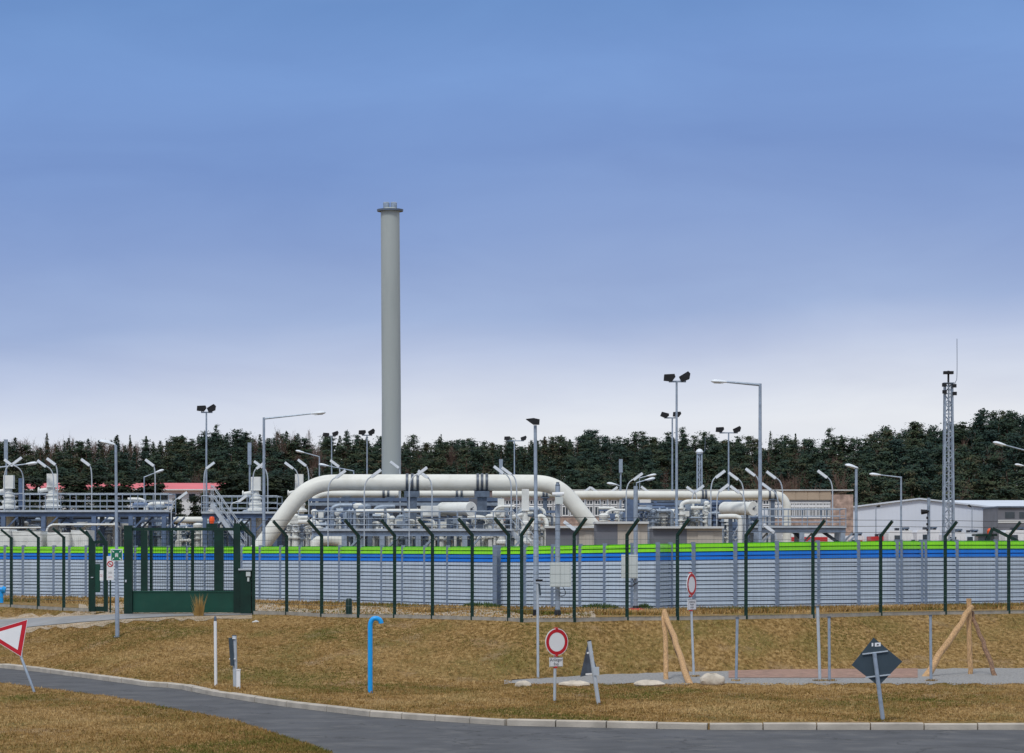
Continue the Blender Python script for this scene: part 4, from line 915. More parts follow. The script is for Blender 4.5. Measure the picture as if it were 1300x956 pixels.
t = thing('grey_annex', 'dark grey flat roofed block beside the right end of the white hall', 'building', (X(1300,250),250,0)); d = 250
MB().bx(X(1267,d),X(1360,d),d,d+8,0,Z(644.5,d)).build('wall','cabin_g',t,False)
MB().bx(X(1266,d),X(1361,d),d-.2,d+8.1,Z(644.4,d),Z(642.6,d)).build('roof','galv_d',t,False)
MB().bx(X(1267,d),X(1360,d),d-.05,d-.003,Z(664,d),Z(660,d)).build('trim','slab',t,False)
for k in range(4): MB().bx(X(1276+18*k,d),X(1288+18*k,d),d-.03,d-.003,Z(658,d),Z(650,d)).build('window','glass',t,False)
d = 232.
t = thing('red_roof_building', 'white building with a long pinkish red roof behind the small pines at left', 'building', (X(150,d),d,0))
MB().bx(X(20,d),X(272,d),d,d+10,0,Z(621.5,d)).build('wall','white',t,False)
mb = MB(); mb.prism([(X(16,d),d-.5,Z(622,d)),(X(16,d),d+5,Z(613.2,d+5)),(X(16,d),d+10.5,Z(622,d))], (X(279,d)-X(16,d),0,0)); mb.build('roof','redroof',t,False)
for k in range(14): 
    w = MB().bx(X(30+17.5*k,d),X(38+17.5*k,d),d-.04,d-.003,Z(636,d),Z(627,d)).build('window','glass',t,False)
MB().bx(X(16,d),X(279,d),d-.62,d-.5,Z(622.6,d),Z(621.2,d)).build('gutter','white',t,False)

# ------------------------------------------------------------------ vehicles whose tops show above the wall
def vehicle(kind, px0, px1, pytop, d, body, label, stripe=None, cat='van', glass=True):
    x0, x1, zt = X(px0,d), X(px1,d), Z(pytop,d); L = x1-x0; W = 2.3
    t = thing(kind, label, cat, ((x0+x1)/2, d, 0), 'vehicles parked behind the wall'); mb = MB()
    if kind == 'camper_van':
        pl = [(0,.45),(0,zt*.95),(L*.05,zt),(L*.78,zt),(L*.90,zt*.72),(L*.94,zt*.42),(L,zt*.36),(L,.45)]
    elif kind == 'bus':
        pl = [(0,.4),(0,zt*.95),(L*.03,zt),(L*.96,zt),(L*.995,zt*.9),(L,.4)]
    else:
        pl = [(0,.5),(0,zt),(L*.70,zt),(L*.70,zt*.86),(L*.90,zt*.86),(L*.98,zt*.5),(L,.5)]
    mb.prism([(x0+a, d, b) for a, b in pl], (0,W,0)); bd = mb.build('body', body, t, False)
    if kind == 'bus':
        for q in range(7): a = x0+L*(.05+.13*q); MB().bx(a,a+L*.11,d-.02,d-.003,zt*.60,zt*.82).build('window','glass',bd,False)
    else:
        MB().bx(x0+L*.76,x0+L*.88,d-.02,d-.003,zt*.70,zt*.83).build('side_window','glass',bd,False)
        MB().bx(x0+L*.2,x0+L*.45,d-.02,d-.003,zt*.80,zt*.91).build('side_window','glass',bd,False)
        MB().bx(x0+L*.30,x0+L*.42,d+.8,d+1.4,zt+.002,zt+.16).build('roof_hatch','dark',bd,False)
        MB().bx(x0+L*.52,x0+L*.72,d+.3,d+1.9,zt+.10,zt+.20).bx(x0+L*.54,x0+L*.56,d+.4,d+1.8,zt+.001,zt+.10).bx(x0+L*.68,x0+L*.70,d+.4,d+1.8,zt+.001,zt+.10).build('roof_rack','galv_d',bd,False)
    if stripe: MB().bx(x0+.05,x0+L*.7,d-.012,d-.004,zt*.80 if kind!='bus' else zt*.84,zt*.9 if kind!='bus' else zt*.93).build('stripe',stripe,bd,False)
    for f in (.17,.80):
        for y in (d-.01, d+W-.24):
            mb = MB(); mb.lathe([(.30,0),(.42,.03),(.42,.22),(.30,.25)], (x0+L*f,y,.42), 18, (0,1,0)); w = mb.build('wheel','tyre',t)
            mb = MB(); mb.lathe([(.22,-.005),(.24,.255)], (x0+L*f,y,.42), 14, (0,1,0)); mb.build('rim','galv_l',w)
for a in [('bus',996,1074,677.5,185,'white','white bus with a red roof stripe seen under the right platform','redpaint','bus'),
 ('camper_van',1076,1103,680,178,'white','white van with a red stripe directly left of the slim lamp post','redpaint','van'),
 ('box_truck',1106,1133,681,176,'redpaint','red truck top between fence post and lamp post before the hall',None,'truck'),
 ('camper_van',1128,1166,673.5,172,'white','white camper van below the left half of the hall gable',None,'camper van'),
 ('camper_van',1164,1201,672.5,180,'white','white camper van beside the foot of the camera pole',None,'camper van'),
 ('camper_van',1199,1232,675.5,174,'white','white camper van just right of the lattice mast',None,'camper van'),
 ('box_truck',1222,1251,676,190,'lampwhite','pale box truck left of the dark green tractor',None,'truck'),
 ('camper_van',1276,1312,673,182,'white','white camper van at the right edge beyond the tractor',None,'camper van')]: vehicle(*a[:7], a[7], a[8])
d = 168.; t = thing('tractor', 'dark green tractor with an orange roof light behind the wall at right', 'tractor', (X(1261,d),d,0)); x = X(1261,d)
MB().bx(x-.1,x+1.5,d-.4,d+.4,.9,1.75).build('bonnet','dgreen',t,False)
mb = MB(); mb.prism([(x-1.1,d-.7,1.2),(x+.05,d-.7,1.2),(x-.05,d-.7,2.9),(x-1.0,d-.7,2.9)], (0,1.4,0)); cb = mb.build('cab','glass',t,False)
MB().bx(x-1.15,x+.1,d-.8,d+.8,2.902,3.03).build('cab_roof','dgreen',cb,False)
mb = MB(); mb.lathe([(.16,0),(.18,.2),(.08,.34)], (x-.2,d,3.03), 12); mb.build('beacon','orange',cb)
mb = MB(); mb.beam((x-1.0,d-.9,1.4),(x-.2,d-.9,3.35),.14,.2); mb.beam((x-.2,d-.9,3.35),(x+1.3,d-.9,2.6),.12,.18); mb.build('loader_arm','dgreen',t,False)
for dx, r_ in ((-.75,.8),(1.1,.5)):
    for y in (d-1.0,d+.65):
        mb = MB(); mb.lathe([(r_*.6,0),(r_,.05),(r_,.33),(r_*.6,.38)], (x+dx,y,r_), 20, (0,1,0)); w = mb.build('wheel','tyre',t)
        mb = MB(); mb.lathe([(r_*.5,-.01),(r_*.5,.39)], (x+dx,y,r_), 14, (0,1,0)); mb.build('rim','orange',w)

# ------------------------------------------------------------------ signs and posts in front
def loc_base(px, d): return Vector((X(px,d), d, tz(px,d)))
# green assembly sign (hangs on the slim lamp)
d = 84.3; t = thing('assembly_sign', 'square green assembly point sign fixed to the slim lamp post', 'sign', P(148,712,d))
MB().bx(X(140.7,d),X(155.8,d),d-.03,d-.015,Z(712.3,d),Z(697,d)).build('plate','white',t,False)
c = P(148.3,704.7,d)+Vector((0,-.034,0)); S = 6.8/F*d
MB().bx(c.x-S,c.x+S,c.y,c.y+.003,c.z-S,c.z+S).build('green_field','signgreen',t,False)
mb = MB(); c2 = c+Vector((0,-.003,0)); S2 = S
for sx in (-1,1):
    for sz in (-1,1):
        q = c2+Vector((sx*S2*.62,0,sz*S2*.62)); tip = c2+Vector((sx*S2*.50,0,sz*S2*.50))
        mb.add([tip, tip+Vector((sx*S2*.27,0,0)), tip+Vector((0,0,sz*S2*.27))], [(0,1,2)])
        mb.beam(q, c2+Vector((sx*S2*.86,0,sz*S2*.86)), .001, .022, up=Vector((sx,0,-sz)))
mb.build('arrows','white',t,False)
mb = MB()
for dx, h in ((-.20,-.02),(0,.05),(.20,-.02)):
    o = c2+Vector((dx*S2,-.001,h*S2)); n = 12
    mb.add([o+Vector((math.cos(2*math.pi*k/n)*S2*.085,0,S2*.26+math.sin(2*math.pi*k/n)*S2*.085)) for k in range(n)], [tuple(range(n))])
    mb.add([o+Vector((-S2*.08,0,S2*.15)),o+Vector((S2*.08,0,S2*.15)),o+Vector((S2*.06,0,-S2*.36)),o+Vector((-S2*.06,0,-S2*.36))], [(0,1,2,3)])
mb.build('figures','white',t,False)
def disc(mb, c, r, a, b, n=36, off=Vector((0,0,0))): return mb.add([c+off+a*r*math.cos(2*math.pi*k/n)+b*r*math.sin(2*math.pi*k/n) for k in range(n)], [tuple(range(n))])
def round_sign(px, py, d, rpx, yaw, base, plate, txt, tsize, label, lean=0.):
    c = P(px,py,d); a = Vector((math.cos(yaw), math.sin(yaw), 0)); up = Vector((0,0,1)); nrm = Vector((math.sin(yaw), -math.cos(yaw), 0)); r = rpx/F*d
    t = thing('no_entry_sign', label, 'road sign', base, 'round white signs with red rims'); 
    top = c+up*r*1.06; mb = MB(); mb.tube([base-Vector((0,0,.1)), top-nrm*.05], .032, 12); mb.build('pole','galv_l',t)
    mb = MB(); mb.tube([c-nrm*.010, c+nrm*.004], r, 40); mb.build('disc','white',t)
    mb = MB(); ring(mb, c+nrm*.008, r*.70, r*.945, a, up, 40); mb.build('red_rim','red',t,False)
    mb = MB(); pc = P(*plate[:2], d); w, h = plate[2]/F*d/2, plate[3]/F*d/2
    q = [pc-a*w-up*h, pc+a*w-up*h, pc+a*w+up*h, pc-a*w+up*h]; mb.prism([v-nrm*.005 for v in q], nrm*.01); pl = mb.build('supplementary_plate','white',t,False)
    mb = MB()
    for p_, q_ in zip(q, q[1:]+q[:1]): 
        m_ = .07; p2, q2 = pc+(p_-pc)*.93+nrm*.008, pc+(q_-pc)*.93+nrm*.008; mb.beam(p2, q2, .001, .006)
    mb.build('plate_border','ink',pl,False)
    text_mesh('lettering', txt, tsize, 'ink', pl, pc+nrm*.009, rotz=yaw)
    for zz in (c+up*r*1.0, c-up*r*1.0, pc-up*h*1.08): MB().tube([zz-nrm*.03-up*.02, zz-nrm*.03+up*.02], .05, 10).build('clamp','redpaint',t)
    return t
d = 62.; round_sign(706.8,815,d,17.3,math.radians(33),Vector((X(704,d),d,LOW)),(706,840.5,20.5,12),'Anlieger\nfrei',.098,'nearer round no vehicles sign with plate in the centre foreground')
d = 74.5; round_sign(878,742,d,14.6,math.radians(62),Vector((X(881,d),d,LOW)),(878.3,767.5,13*2.0,13.5),'Anlieferung\nVerkehr\nerlaubt',.075,'narrower looking round sign turned sideways, beside the left log frame')
# give way sign, leaning
d = 66.5; t = thing('give_way_sign', 'leaning triangular give way sign at the left edge', 'road sign', Vector((X(45,d),d,ROAD_Z+.12)))
A, B, Cc = P(33,786.5,d)+Vector((0,.25,0)), P(27,834,d), P(-20,803,d)+Vector((0,-.25,0)); n_ = (B-A).cross(Cc-A).normalized()
if n_.y > 0: n_ = -n_
def tri(mb, f, o0, o1):
    g = (A+B+Cc)/3; pts = [g+(v-g)*f+n_*o0 for v in (A,B,Cc)]; mb.prism(pts, n_*(o1-o0)); return mb
tri(MB(),1.0,-.01,0).build('plate','white',t,False); tri(MB(),.965,.001,.004).build('red_border','red',t,False); tri(MB(),.66,.005,.008).build('white_field','white',t,False)
mb = MB(); mb.tube([Vector((X(46,d),d,ROAD_Z)), P(27.5,834,d)-n_*.05, P(24,815,d)+Vector((0,.32,0)), P(18,795,d)+Vector((0,.30,0))], .032, 12); mb.build('pole','galv',t)
# triangular sign seen from behind/edge
d = 61.; t = thing('warning_sign', 'triangular sign seen from behind on a leaning post right of the round sign', 'road sign', Vector((X(760,d),d,LOW)))
mb = MB(); mb.tube([Vector((X(761,d),d,LOW-.1)), P(748,814,d)], .045, 14); mb.build('pole','galv_l',t)
mb = MB(); a1, b1, c1 = P(746.5,815.5,d), P(736.5,859,d)+Vector((0,-.15,0)), P(761,856,d)+Vector((0,.45,0)); 
mb.prism([v+Vector((0,.07,0)) for v in (a1,b1,c1)], (0,.012,0)); mb.build('plate','galv_d',t,False)
MB().tube([P(748,814,d), P(747.7,812.8,d)], .047, 14).build('cap','black',t)
for y, x0_, x1_ in ((828.5,745,753),(855.5,743.5,761)): MB().beam(P(x0_,y+.7,d)+Vector((0,.03,0)), P(x1_,y-1,d)+Vector((0,.03,0)), .03,.035).build('bracket','white',t,False)
mb = MB(); c = P(757,852,d)+Vector((0,-.04,0)); mb.bx(c.x-.06,c.x+.06,c.y-.03,c.y+.03,c.z-.09,c.z+.09); mb.build('clamp','galv_l',t,False)
# diamond sign back
d = 55.; t = thing('priority_sign', 'dark back of a diamond shaped sign at lower right', 'road sign', Vector((X(1118,d),d,LOW)))
cc = P(1113,839,d); q = [P(1109.5,809.5,d),P(1146,840,d),P(1116,871,d),P(1081.5,844.5,d)]
mb = MB(); mb.prism([v+Vector((0,.05,0)) for v in q], (0,.008,0)); mb.build('plate','signback',t,False)
mb = MB(); mb.tube([P(1110,829,d), Vector((X(1122,d),d,LOW-.1))], .042, 14); mb.build('pole','galv',t)
for (x0_,y0_,x1_,y1_) in ((1095,830.5,1127.5,826.5),(1099,860,1130.5,856.5)): MB().beam(P(x0_,y0_,d)+Vector((0,.025,0)), P(x1_,y1_,d)+Vector((0,.025,0)), .035,.025).build('bracket','galv_l',t,False)
mb = MB(); mb.prism([v+Vector((0,.045,0)) for v in (P(1111,821,d),P(1118.5,820.5,d),P(1118.5,815.8,d),P(1111,816.2,d))], (0,.004,0)); mb.prism([v+Vector((0,.045,0)) for v in (P(1107,820.8,d),P(1109,820.6,d),P(1109,816.3,d),P(1107,816.4,d))], (0,.004,0)); st = mb.build('sticker','white',t,False)
mb = MB(); mb.prism([v+Vector((0,.042,0)) for v in (P(1113,819.6,d),P(1116,819.3,d),P(1116,818,d),P(1114,817.6,d))], (0,.002,0)); mb.build('sticker_print','ink',st,False)
# foreground slim post with edge on plate (px 683)
d = 73.5; t = thing('edge_sign', 'slim grey post with a plate seen edge on, left of the cabinet mast', 'road sign', loc_base(683,d))
mb = MB(); mb.tube([Vector((X(683,d),d,LOW-.1)), P(682.5,737,d)], .034, 12); mb.build('pole','galv_l',t)
MB().beam(P(684.2,741,d)+Vector((0,-.20,0)), P(685.8,756,d)+Vector((0,-.20,0)), .05,.05).build('edge_plate','signback',t,False)
MB().bx(X(680,d),X(689,d),d-.05,d+.05,Z(738,d),Z(735.5,d)).build('top_bracket','black',t,False)
MB().bx(X(680.5,d),X(688,d),d-.06,d+.06,Z(740,d),Z(738.6,d)).build('clamp','galv_l',t,False)
# white marker post, grey stub, white stub, cyan pipe
d = 69.4; t = thing('marker_post', 'slim white marker post with grey tip at lower left', 'post', Vector((X(274,d),d,LOW)))
mb = MB(); mb.tube([(X(274,d),d,LOW-.05), P(273.3,788.5,d)], .038, 14); mb.build('shaft','white',t)
mb = MB(); mb.lathe([(.034,0),(.034,.07),(.02,.12)], P(273.3,788.4,d), 12); mb.build('tip','galv_d',t)
d = 68.6; t = thing('sign_stub', 'grey double post stub with empty top bracket at lower left', 'post', Vector((X(298,d),d,LOW)))
mb = MB(); mb.tube([(X(299,d),d,LOW-.05), P(297.5,807,d)], .055, 14); mb.build('pole','galv_l',t)
mb = MB(); mb.beam(P(293,809.5,d)+Vector((0,-.08,0)), P(295.5,845,d)+Vector((0,-.08,0)), .09,.06); mb.build('edge_plate','signback',t,False)
for y in (809.5,835.5): MB().bx(X(291.5,d),X(299.5,d),d-.10,d-.06,Z(y+1.5,d),Z(y,d)).build('clamp','white',t,False)
MB().tube([P(297.4,806.9,d), P(297.4,806,d)], .056, 14).build('cap','black',t)
d = 68.; mb = MB(); mb.bx(X(300.3,d),X(305,d),d-.05,d+.05,LOW-.05,Z(851,d)); mb.bx(X(299.8,d),X(305.5,d),d-.06,d+.06,Z(851,d)+.001,Z(849.6,d)); tag(mb.build('marker_stub','white',smooth=False), 'short white square marker stub right beside the grey double post', 'post')
d = 66.; mb = MB(); mb.tube([Vector((X(470,d),d,LOW-.05)), P(470,795,d)]+arc(P(470,795,d), P(470.3,785,d), P(477,785,d), 8)+arc(P(477,785,d), P(483.5,785.5,d), P(484,791.5,d), 8), .056, 16)
tag(mb.build('vent_pipe','cyan'), 'bright cyan blue vent pipe bent over at the top in the brown grass', 'pipe')
# thin fence posts at right
for px0_, py0_, px1_, py1_, m_, lab in ((936,785,934.5,865,'galv','thin grey fence post right of the left log frame'),(1038,771,1041,862,'galv_l','taller pale post leaning slightly, left of a thin grey post'),(1052.5,784,1053,865,'galv','thin grey fence post directly right of the pale leaning post'),(1181.3,782,1182,865,'galv','thin grey fence post between the diamond sign and the right log frame')):
    d = 72.; mb = MB(); mb.tube([Vector((X(px1_,d),d,LOW-.05)), P(px0_,py0_,d)], .04 if m_ == 'galv_l' else .036, 12)
    t = thing('fence_post', lab, 'post', Vector((X(px1_,d),d,LOW)), 'thin metal posts on the verge'); mb.build('shaft',m_,t); MB().tube([P(px0_,py0_,d)-Vector((0,0,.005)), P(px0_,py0_,d)+Vector((0,0,.03))], .046, 12).build('cap','galv_d',t)
d = 83.; px = 443; mb = MB(); dd = d_top(px)+1.5; mb.lathe([(.10,0),(.10,.50),(.07,.55)], (X(px,dd),dd,0), 14); tag(mb.build('bollard','dgreen'), 'short dark green bollard behind the fence left of the cyan pipe', 'bollard')
d = 110.; mb = MB(); mb.tube([P(-8,748,d),P(3,748.5,d)], .09, 14); mb.tube([P(3,748.5,d),P(7,749.5,d)], [.15,.12], 14); mb.tube([P(2,747,d), Vector((X(2,d),d,0))], .07, 10); mb.bx(X(-12,d),X(-9,d),d-.1,d+.1,0,Z(747,d)); tag(mb.build('hydrant','cyan'), 'blue hydrant fitting by the wall at the left edge', 'hydrant')
# log frames
def logs(label, spec, d, top):
    t = thing('log_tripod', label, 'log frame', Vector((X(top[0],d),d,LOW)), 'rough log tripods on the verge'); 
    for (tx, ty, to, bx_, by_, m_, r0, r1) in spec:
        db = dz(by_, LOW); a = P(tx,ty,d)+Vector((0,to,0)); b = Vector((X(bx_,db),db,LOW-.08)); n = 9; pts = []; rs = []
        for k in range(n+1):
            f = k/n; p = a+(b-a)*f+Vector((random.gauss(0,.018),random.gauss(0,.018),0)); pts.append(p); rs.append((r0+(r1-r0)*f)*random.uniform(.78,.92))
        mb = MB(); mb.tube(pts, rs, 12); mb.build('log', m_, t)
    return t
logs('rough log frame of leaning poles left of the sideways round sign', [(843,775,0,846,863,'wood',.070,.075),(844,778,-.08,877,868,'wood',.075,.10),(845,782,.35,874,858,'bark',.07,.08)], 74.5, (846,775))
logs('three legged rough log frame at the right edge of the verge', [(1231,760,.05,1231.5,856,'wood',.08,.085),(1233,770,-.05,1173,859,'wood',.085,.12),(1235,777,.1,1264.5,858,'bark',.065,.075)], 76.5, (1231,760))
def boulder(px, py, d, w, h, label, seed):
    rr = random.Random(seed); mb = MB(); x = X(px,d); n, mm = 16, 8; vs = []
    for i in range(mm+1):
        th = math.pi*i/mm
        for k in range(n):
            ph = 2*math.pi*k/n; q = 1+.13*math.sin(3*ph+seed)*math.sin(th)+rr.uniform(-.05,.05); vs.append((x+w/2*math.sin(th)*math.cos(ph)*q, d+w*.35*math.sin(th)*math.sin(ph)*q, LOW-.06+h*(math.cos(th)*.5+.45)*(q if i < mm else 1)))
    mb.add(vs, [(i*n+k, i*n+(k+1)%n, (i+1)*n+(k+1)%n, (i+1)*n+k) for i in range(mm) for k in range(n)]); tag(mb.build('boulder','rock'), label, 'boulder', 'boulders on the verge')
boulder(903,862,70,.62,.36,'rounded tan boulder right of the left log frame',1)
boulder(663,868,69,.40,.22,'small reddish boulder left of the nearer round sign',2)
boulder(729,866,69.5,.75,.20,'flat boulder between the nearer round sign and the triangular sign',3)
boulder(825,868,69.5,.75,.22,'flat pale boulder left of the left log frame',4)
for i in range(14):
    px = random.choice([random.uniform(330,350), random.uniform(640,900), random.uniform(1050,1250)]); 
for px, dd, lab in ((325,dz(784,-.05),'small white stone on the grass right of the green gate'),):
    x = X(px,dd); mb = MB(); mb.tube([(x-.12,dd,tz(px,dd)-.01),(x,dd,tz(px,dd)+.02),(x+.10,dd,tz(px,dd)-.01)], [.02,.05,.03], 8); tag(mb.build('stone','slab'), lab, 'stone')

# ------------------------------------------------------------------ trees
def np_mesh(name, V, nq, mats, tint, matidx=None):
    """V: (n,3) vertices of quads (4 each)"""
    me = bpy.data.meshes.new(name); n = len(V)//4
    me.vertices.add(n*4); me.vertices.foreach_set('co', V.astype(np.float32).ravel()); me.loops.add(n*4)
    me.loops.foreach_set('vertex_index', np.arange(n*4, dtype=np.int32)); me.polygons.add(n); me.polygons.foreach_set('loop_start', np.arange(0, n*4, 4, dtype=np.int32))
    for m in mats: me.materials.append(m)
    if matidx is not None: me.polygons.foreach_set('material_index', matidx.astype(np.int32))
    me.update(); at = me.attributes.new('tint','FLOAT','POINT'); at.data.foreach_set('value', np.clip(tint,0,1).astype(np.float32)); return me
def leaf_quads(C, size, rng):
    n = len(C); out = C*np.array([1,1,0]); out /= np.linalg.norm(out,axis=1)[:,None]+1e-6
    nr = out*.55+np.array([0,0,.75])+rng.normal(0,.34,(n,3)); nr /= np.linalg.norm(nr,axis=1)[:,None]
    a = rng.normal(size=(n,3)); a -= nr*(a*nr).sum(1)[:,None]; a /= np.linalg.norm(a,axis=1)[:,None]; b = np.cross(nr,a)
    s = rng.uniform(.5,1.1,n)[:,None]*size; a = a*s; b = b*s*.38
    return np.stack([C-a-b*.6, C+a*.1-b, C+a+b*.3, C-a*.2+b],1).reshape(-1,3)
def trunk_quads(h, r, rng, bends=.3, n=6, top=.1):
    k = 7; z = np.linspace(0, h, k); cx = np.cumsum(rng.normal(0,bends/k,k)); cy = np.cumsum(rng.normal(0,bends/k,k)); cx -= cx[0]; cy -= cy[0]; q = []
    for i in range(k-1):
        for j in range(n):
            a0, a1 = 2*np.pi*j/n, 2*np.pi*(j+1)/n; r0, r1 = r*(1-(1-top)*z[i]/h), r*(1-(1-top)*z[i+1]/h)
            q += [(cx[i]+r0*np.cos(a0),cy[i]+r0*np.sin(a0),z[i]),(cx[i]+r0*np.cos(a1),cy[i]+r0*np.sin(a1),z[i]),(cx[i+1]+r1*np.cos(a1),cy[i+1]+r1*np.sin(a1),z[i+1]),(cx[i+1]+r1*np.cos(a0),cy[i+1]+r1*np.sin(a0),z[i+1])]
    return np.array(q)
def limb_quads(p, q, r):
    p, q = np.array(p), np.array(q); t = (q-p)/np.linalg.norm(q-p); a = np.cross(t,[0,0,1.]); a /= np.linalg.norm(a)+1e-9; b = np.cross(t,a); out = []
    for j in range(3):
        u0 = a*np.cos(2.094*j)+b*np.sin(2.094*j); u1 = a*np.cos(2.094*(j+1))+b*np.sin(2.094*(j+1)); out += [p+u0*r,p+u1*r,q+u1*r*.3,q+u0*r*.3]
    return np.array(out)
def gen_tree(kind, seed, nl=1300, leaf=.42):
    rng = np.random.default_rng(seed); H = 15.; tr = [trunk_quads(H*.97,.20,rng,.5)]; C = []; T = []
    if kind == 'pine':
        lo = rng.uniform(.25,.55); nb = 30
        for i in range(nb):
            f = lo+(1-lo)*(i+rng.uniform(0,1))/nb; g = (f-lo)/(1-lo); rad = (1.9*np.sin(np.pi*min(1,(g*.74+.24)))**.9)*rng.uniform(.35,1.25); ang = rng.uniform(0,6.28)
            tip = np.array([rad*np.cos(ang),rad*np.sin(ang),H*f+rng.uniform(-.1,.7)]); tr.append(limb_quads([0,0,H*f-.5],tip,.05))
            m = nl//nb; cl = rng.normal(size=(m,3))*np.array([.52,.52,.17])*rng.uniform(.6,1.2); C.append(tip*np.array([.85,.85,1])+cl); T.append(np.full(m, rng.uniform(0,.5)))
            m2 = m//3; ff = rng.uniform(.2,.9,m2)[:,None]; C.append(np.array([0,0,H*f-.4])*(1-ff)+tip*ff+rng.normal(size=(m2,3))*.3); T.append(np.full(m2,.3))
    elif kind == 'spruce':
        nb = 34
        for i in range(nb):
            g = (i+.5)/nb; f = .15+.85*g; rad = 2.1*(1-g)**.85*rng.uniform(.75,1.15)+.12; m = int(nl/nb*(1.6*(1-g)+.4)); a = rng.uniform(0,6.28,m); rr_ = rad*np.sqrt(rng.uniform(.1,1,m)); lob = 1+.25*np.sin(a*5+i*2)
            C.append(np.stack([rr_*lob*np.cos(a),rr_*lob*np.sin(a),H*f-rr_*.28+rng.normal(0,.12,m)],1)); T.append(np.full(m, rng.uniform(.0,.6)))
    else:   # bare broadleaf: twig cloud
        for i in range(60):
            f = rng.uniform(.25,.95); ang = rng.uniform(0,6.28); rad = 2.4*np.sin(np.pi*(f*.75+.12))*rng.uniform(.4,1.1); base = np.array([0,0,H*(f-.18)]); tip = np.array([rad*np.cos(ang),rad*np.sin(ang),H*f+.5]); tr.append(limb_quads(base,tip,.045))
            for k in range(9):
                s = base+(tip-base)*rng.uniform(.4,1); e = s+rng.normal(size=3)*np.array([.5,.5,.4])+np.array([0,0,.6]); tr.append(limb_quads(s,e,.03))
    TR = np.concatenate(tr); 
    if C:
        C = np.concatenate(C); T = np.concatenate(T); L = leaf_quads(C,leaf,rng); tint = np.repeat(np.clip(T+rng.normal(0,.08,len(T)),0,1),4)
    else: L = np.zeros((0,3)); tint = np.zeros(0)
    return TR, L, tint
TEMPL = [gen_tree('pine',s,1500,.30) for s in (1,2,3,4,5)]+[gen_tree('spruce',s,1500,.31) for s in (6,7,8)]
BARE = [gen_tree('bare',s) for s in (21,22,23)]
rng = np.random.default_rng(5); VT = []; VL = []; TT = []; VB = []
def place(T, x, y, z, sc, wx, toff, keep):
    TR, L, tn = T; a = rng.uniform(0,6.28); c, s = np.cos(a), np.sin(a); R = np.array([[c,-s,0],[s,c,0],[0,0,1]])*np.array([wx,wx,sc])[None,:]
    R = np.array([[c*wx,-s*wx,0],[s*wx,c*wx,0],[0,0,sc]]); o = np.array([x,y,z])
    keep[0].append(TR@R.T+o)
    if len(L): keep[1].append(L@R.T+o); keep[2].append(tn+toff)
depths = [338,347,357,369,382,396,411,427,444,462,480,496,507]
for ri, d in enumerate(depths):
    px = -140.
    while px < 1440:
        f_ = li(TS, px); px += rng.uniform(1.9,3.3)*F/d*(.85 if ri > 9 else 1.1)*f_
        dd = d+rng.uniform(-4,4); h = rng.uniform(.80,1.06) if ri < 11 else rng.uniform(.82,1.07)
        if ri == 11 and rng.random() < .15: h *= 1.06
        if ri < 3: h *= rng.uniform(.55,1.0)
        g = tz(px,dd); h *= f_; k = rng.random(); pat = math.sin(px*.013+1.)+math.sin(px*.041+d*.05)
        if k < .06+.05*(pat > .8) or (abs(px-365) < 45 and ri > 8 and k < .5) or (920 < px < 1060 and ri < 7 and k < .5) or (px < 190 and ri > 9 and k < .65): 
            T = BARE[rng.integers(3)]; kp = [VB,VL,TT]; place(T, X(px,dd), dd, g-.3, h*.95, f_, 0, kp)
        else:
            T = TEMPL[5+rng.integers(3)] if k > (.80 if px > 700 else .62) else TEMPL[rng.integers(5)]
            tf = rng.normal(.15,.15)+.08*pat+(.22 if ri < 3 else 0); place(T, X(px,dd), dd, g-.3, h, f_*rng.uniform(1.0,1.75 if px < 700 else 1.45), tf, [VT,VL,TT])
VT = np.concatenate(VT); VL = np.concatenate(VL); TT = np.concatenate(TT); VB = np.concatenate(VB)
allv = np.concatenate([VL,VT,VB]); nl, nt_, nb_ = len(VL)//4, len(VT)//4, len(VB)//4
mi = np.concatenate([np.zeros(nl),np.ones(nt_),np.full(nb_,2)]); ti = np.concatenate([TT,np.zeros(nt_*4),np.repeat(rng.uniform(0,1,nb_),4)])
me = np_mesh('pine_forest', allv, None, [M['needles'],M['tbark'],M['twigs']], ti, mi); o = bpy.data.objects.new('pine_forest', me); COL.objects.link(o)
tag(o, 'dense dark pine wood covering the far hillside along the whole horizon', 'forest', kind='stuff')
def solo(name, T, px, pytop, d, wx, label, group, leafm='needles', near=0., toff=.1):
    g = tz(px,d)-.05; wx = wx*(li(TS,px) if d > 300 else 1); top = Z(pytop,d); sc = (top-g)/15.2; t = thing(name, label, 'tree', (X(px,d),d,g), group); TR, L, tn = T
    a = random.uniform(0,6.28); c, s = math.cos(a), math.sin(a); w = wx*max(sc,.35); R = np.array([[c*w,-s*w,0],[s*w,c*w,0],[0,0,sc]])
    def lk(nm, V, m, ti): 
        me = np_mesh(nm, V@R.T, None, [M[m]], ti); o = bpy.data.objects.new(nm, me); COL.objects.link(o); o.parent = t; return o
    if len(L): lk('trunk', TR, 'tbark', np.zeros(len(TR))); lk('crown', L, leafm, np.clip(tn+toff,0,1))
    else: k = 24*6; lk('trunk', TR[:k], 'twigs', np.full(k,.1)); lk('branches', TR[k:], 'twigs', np.full(len(TR)-k,.7))
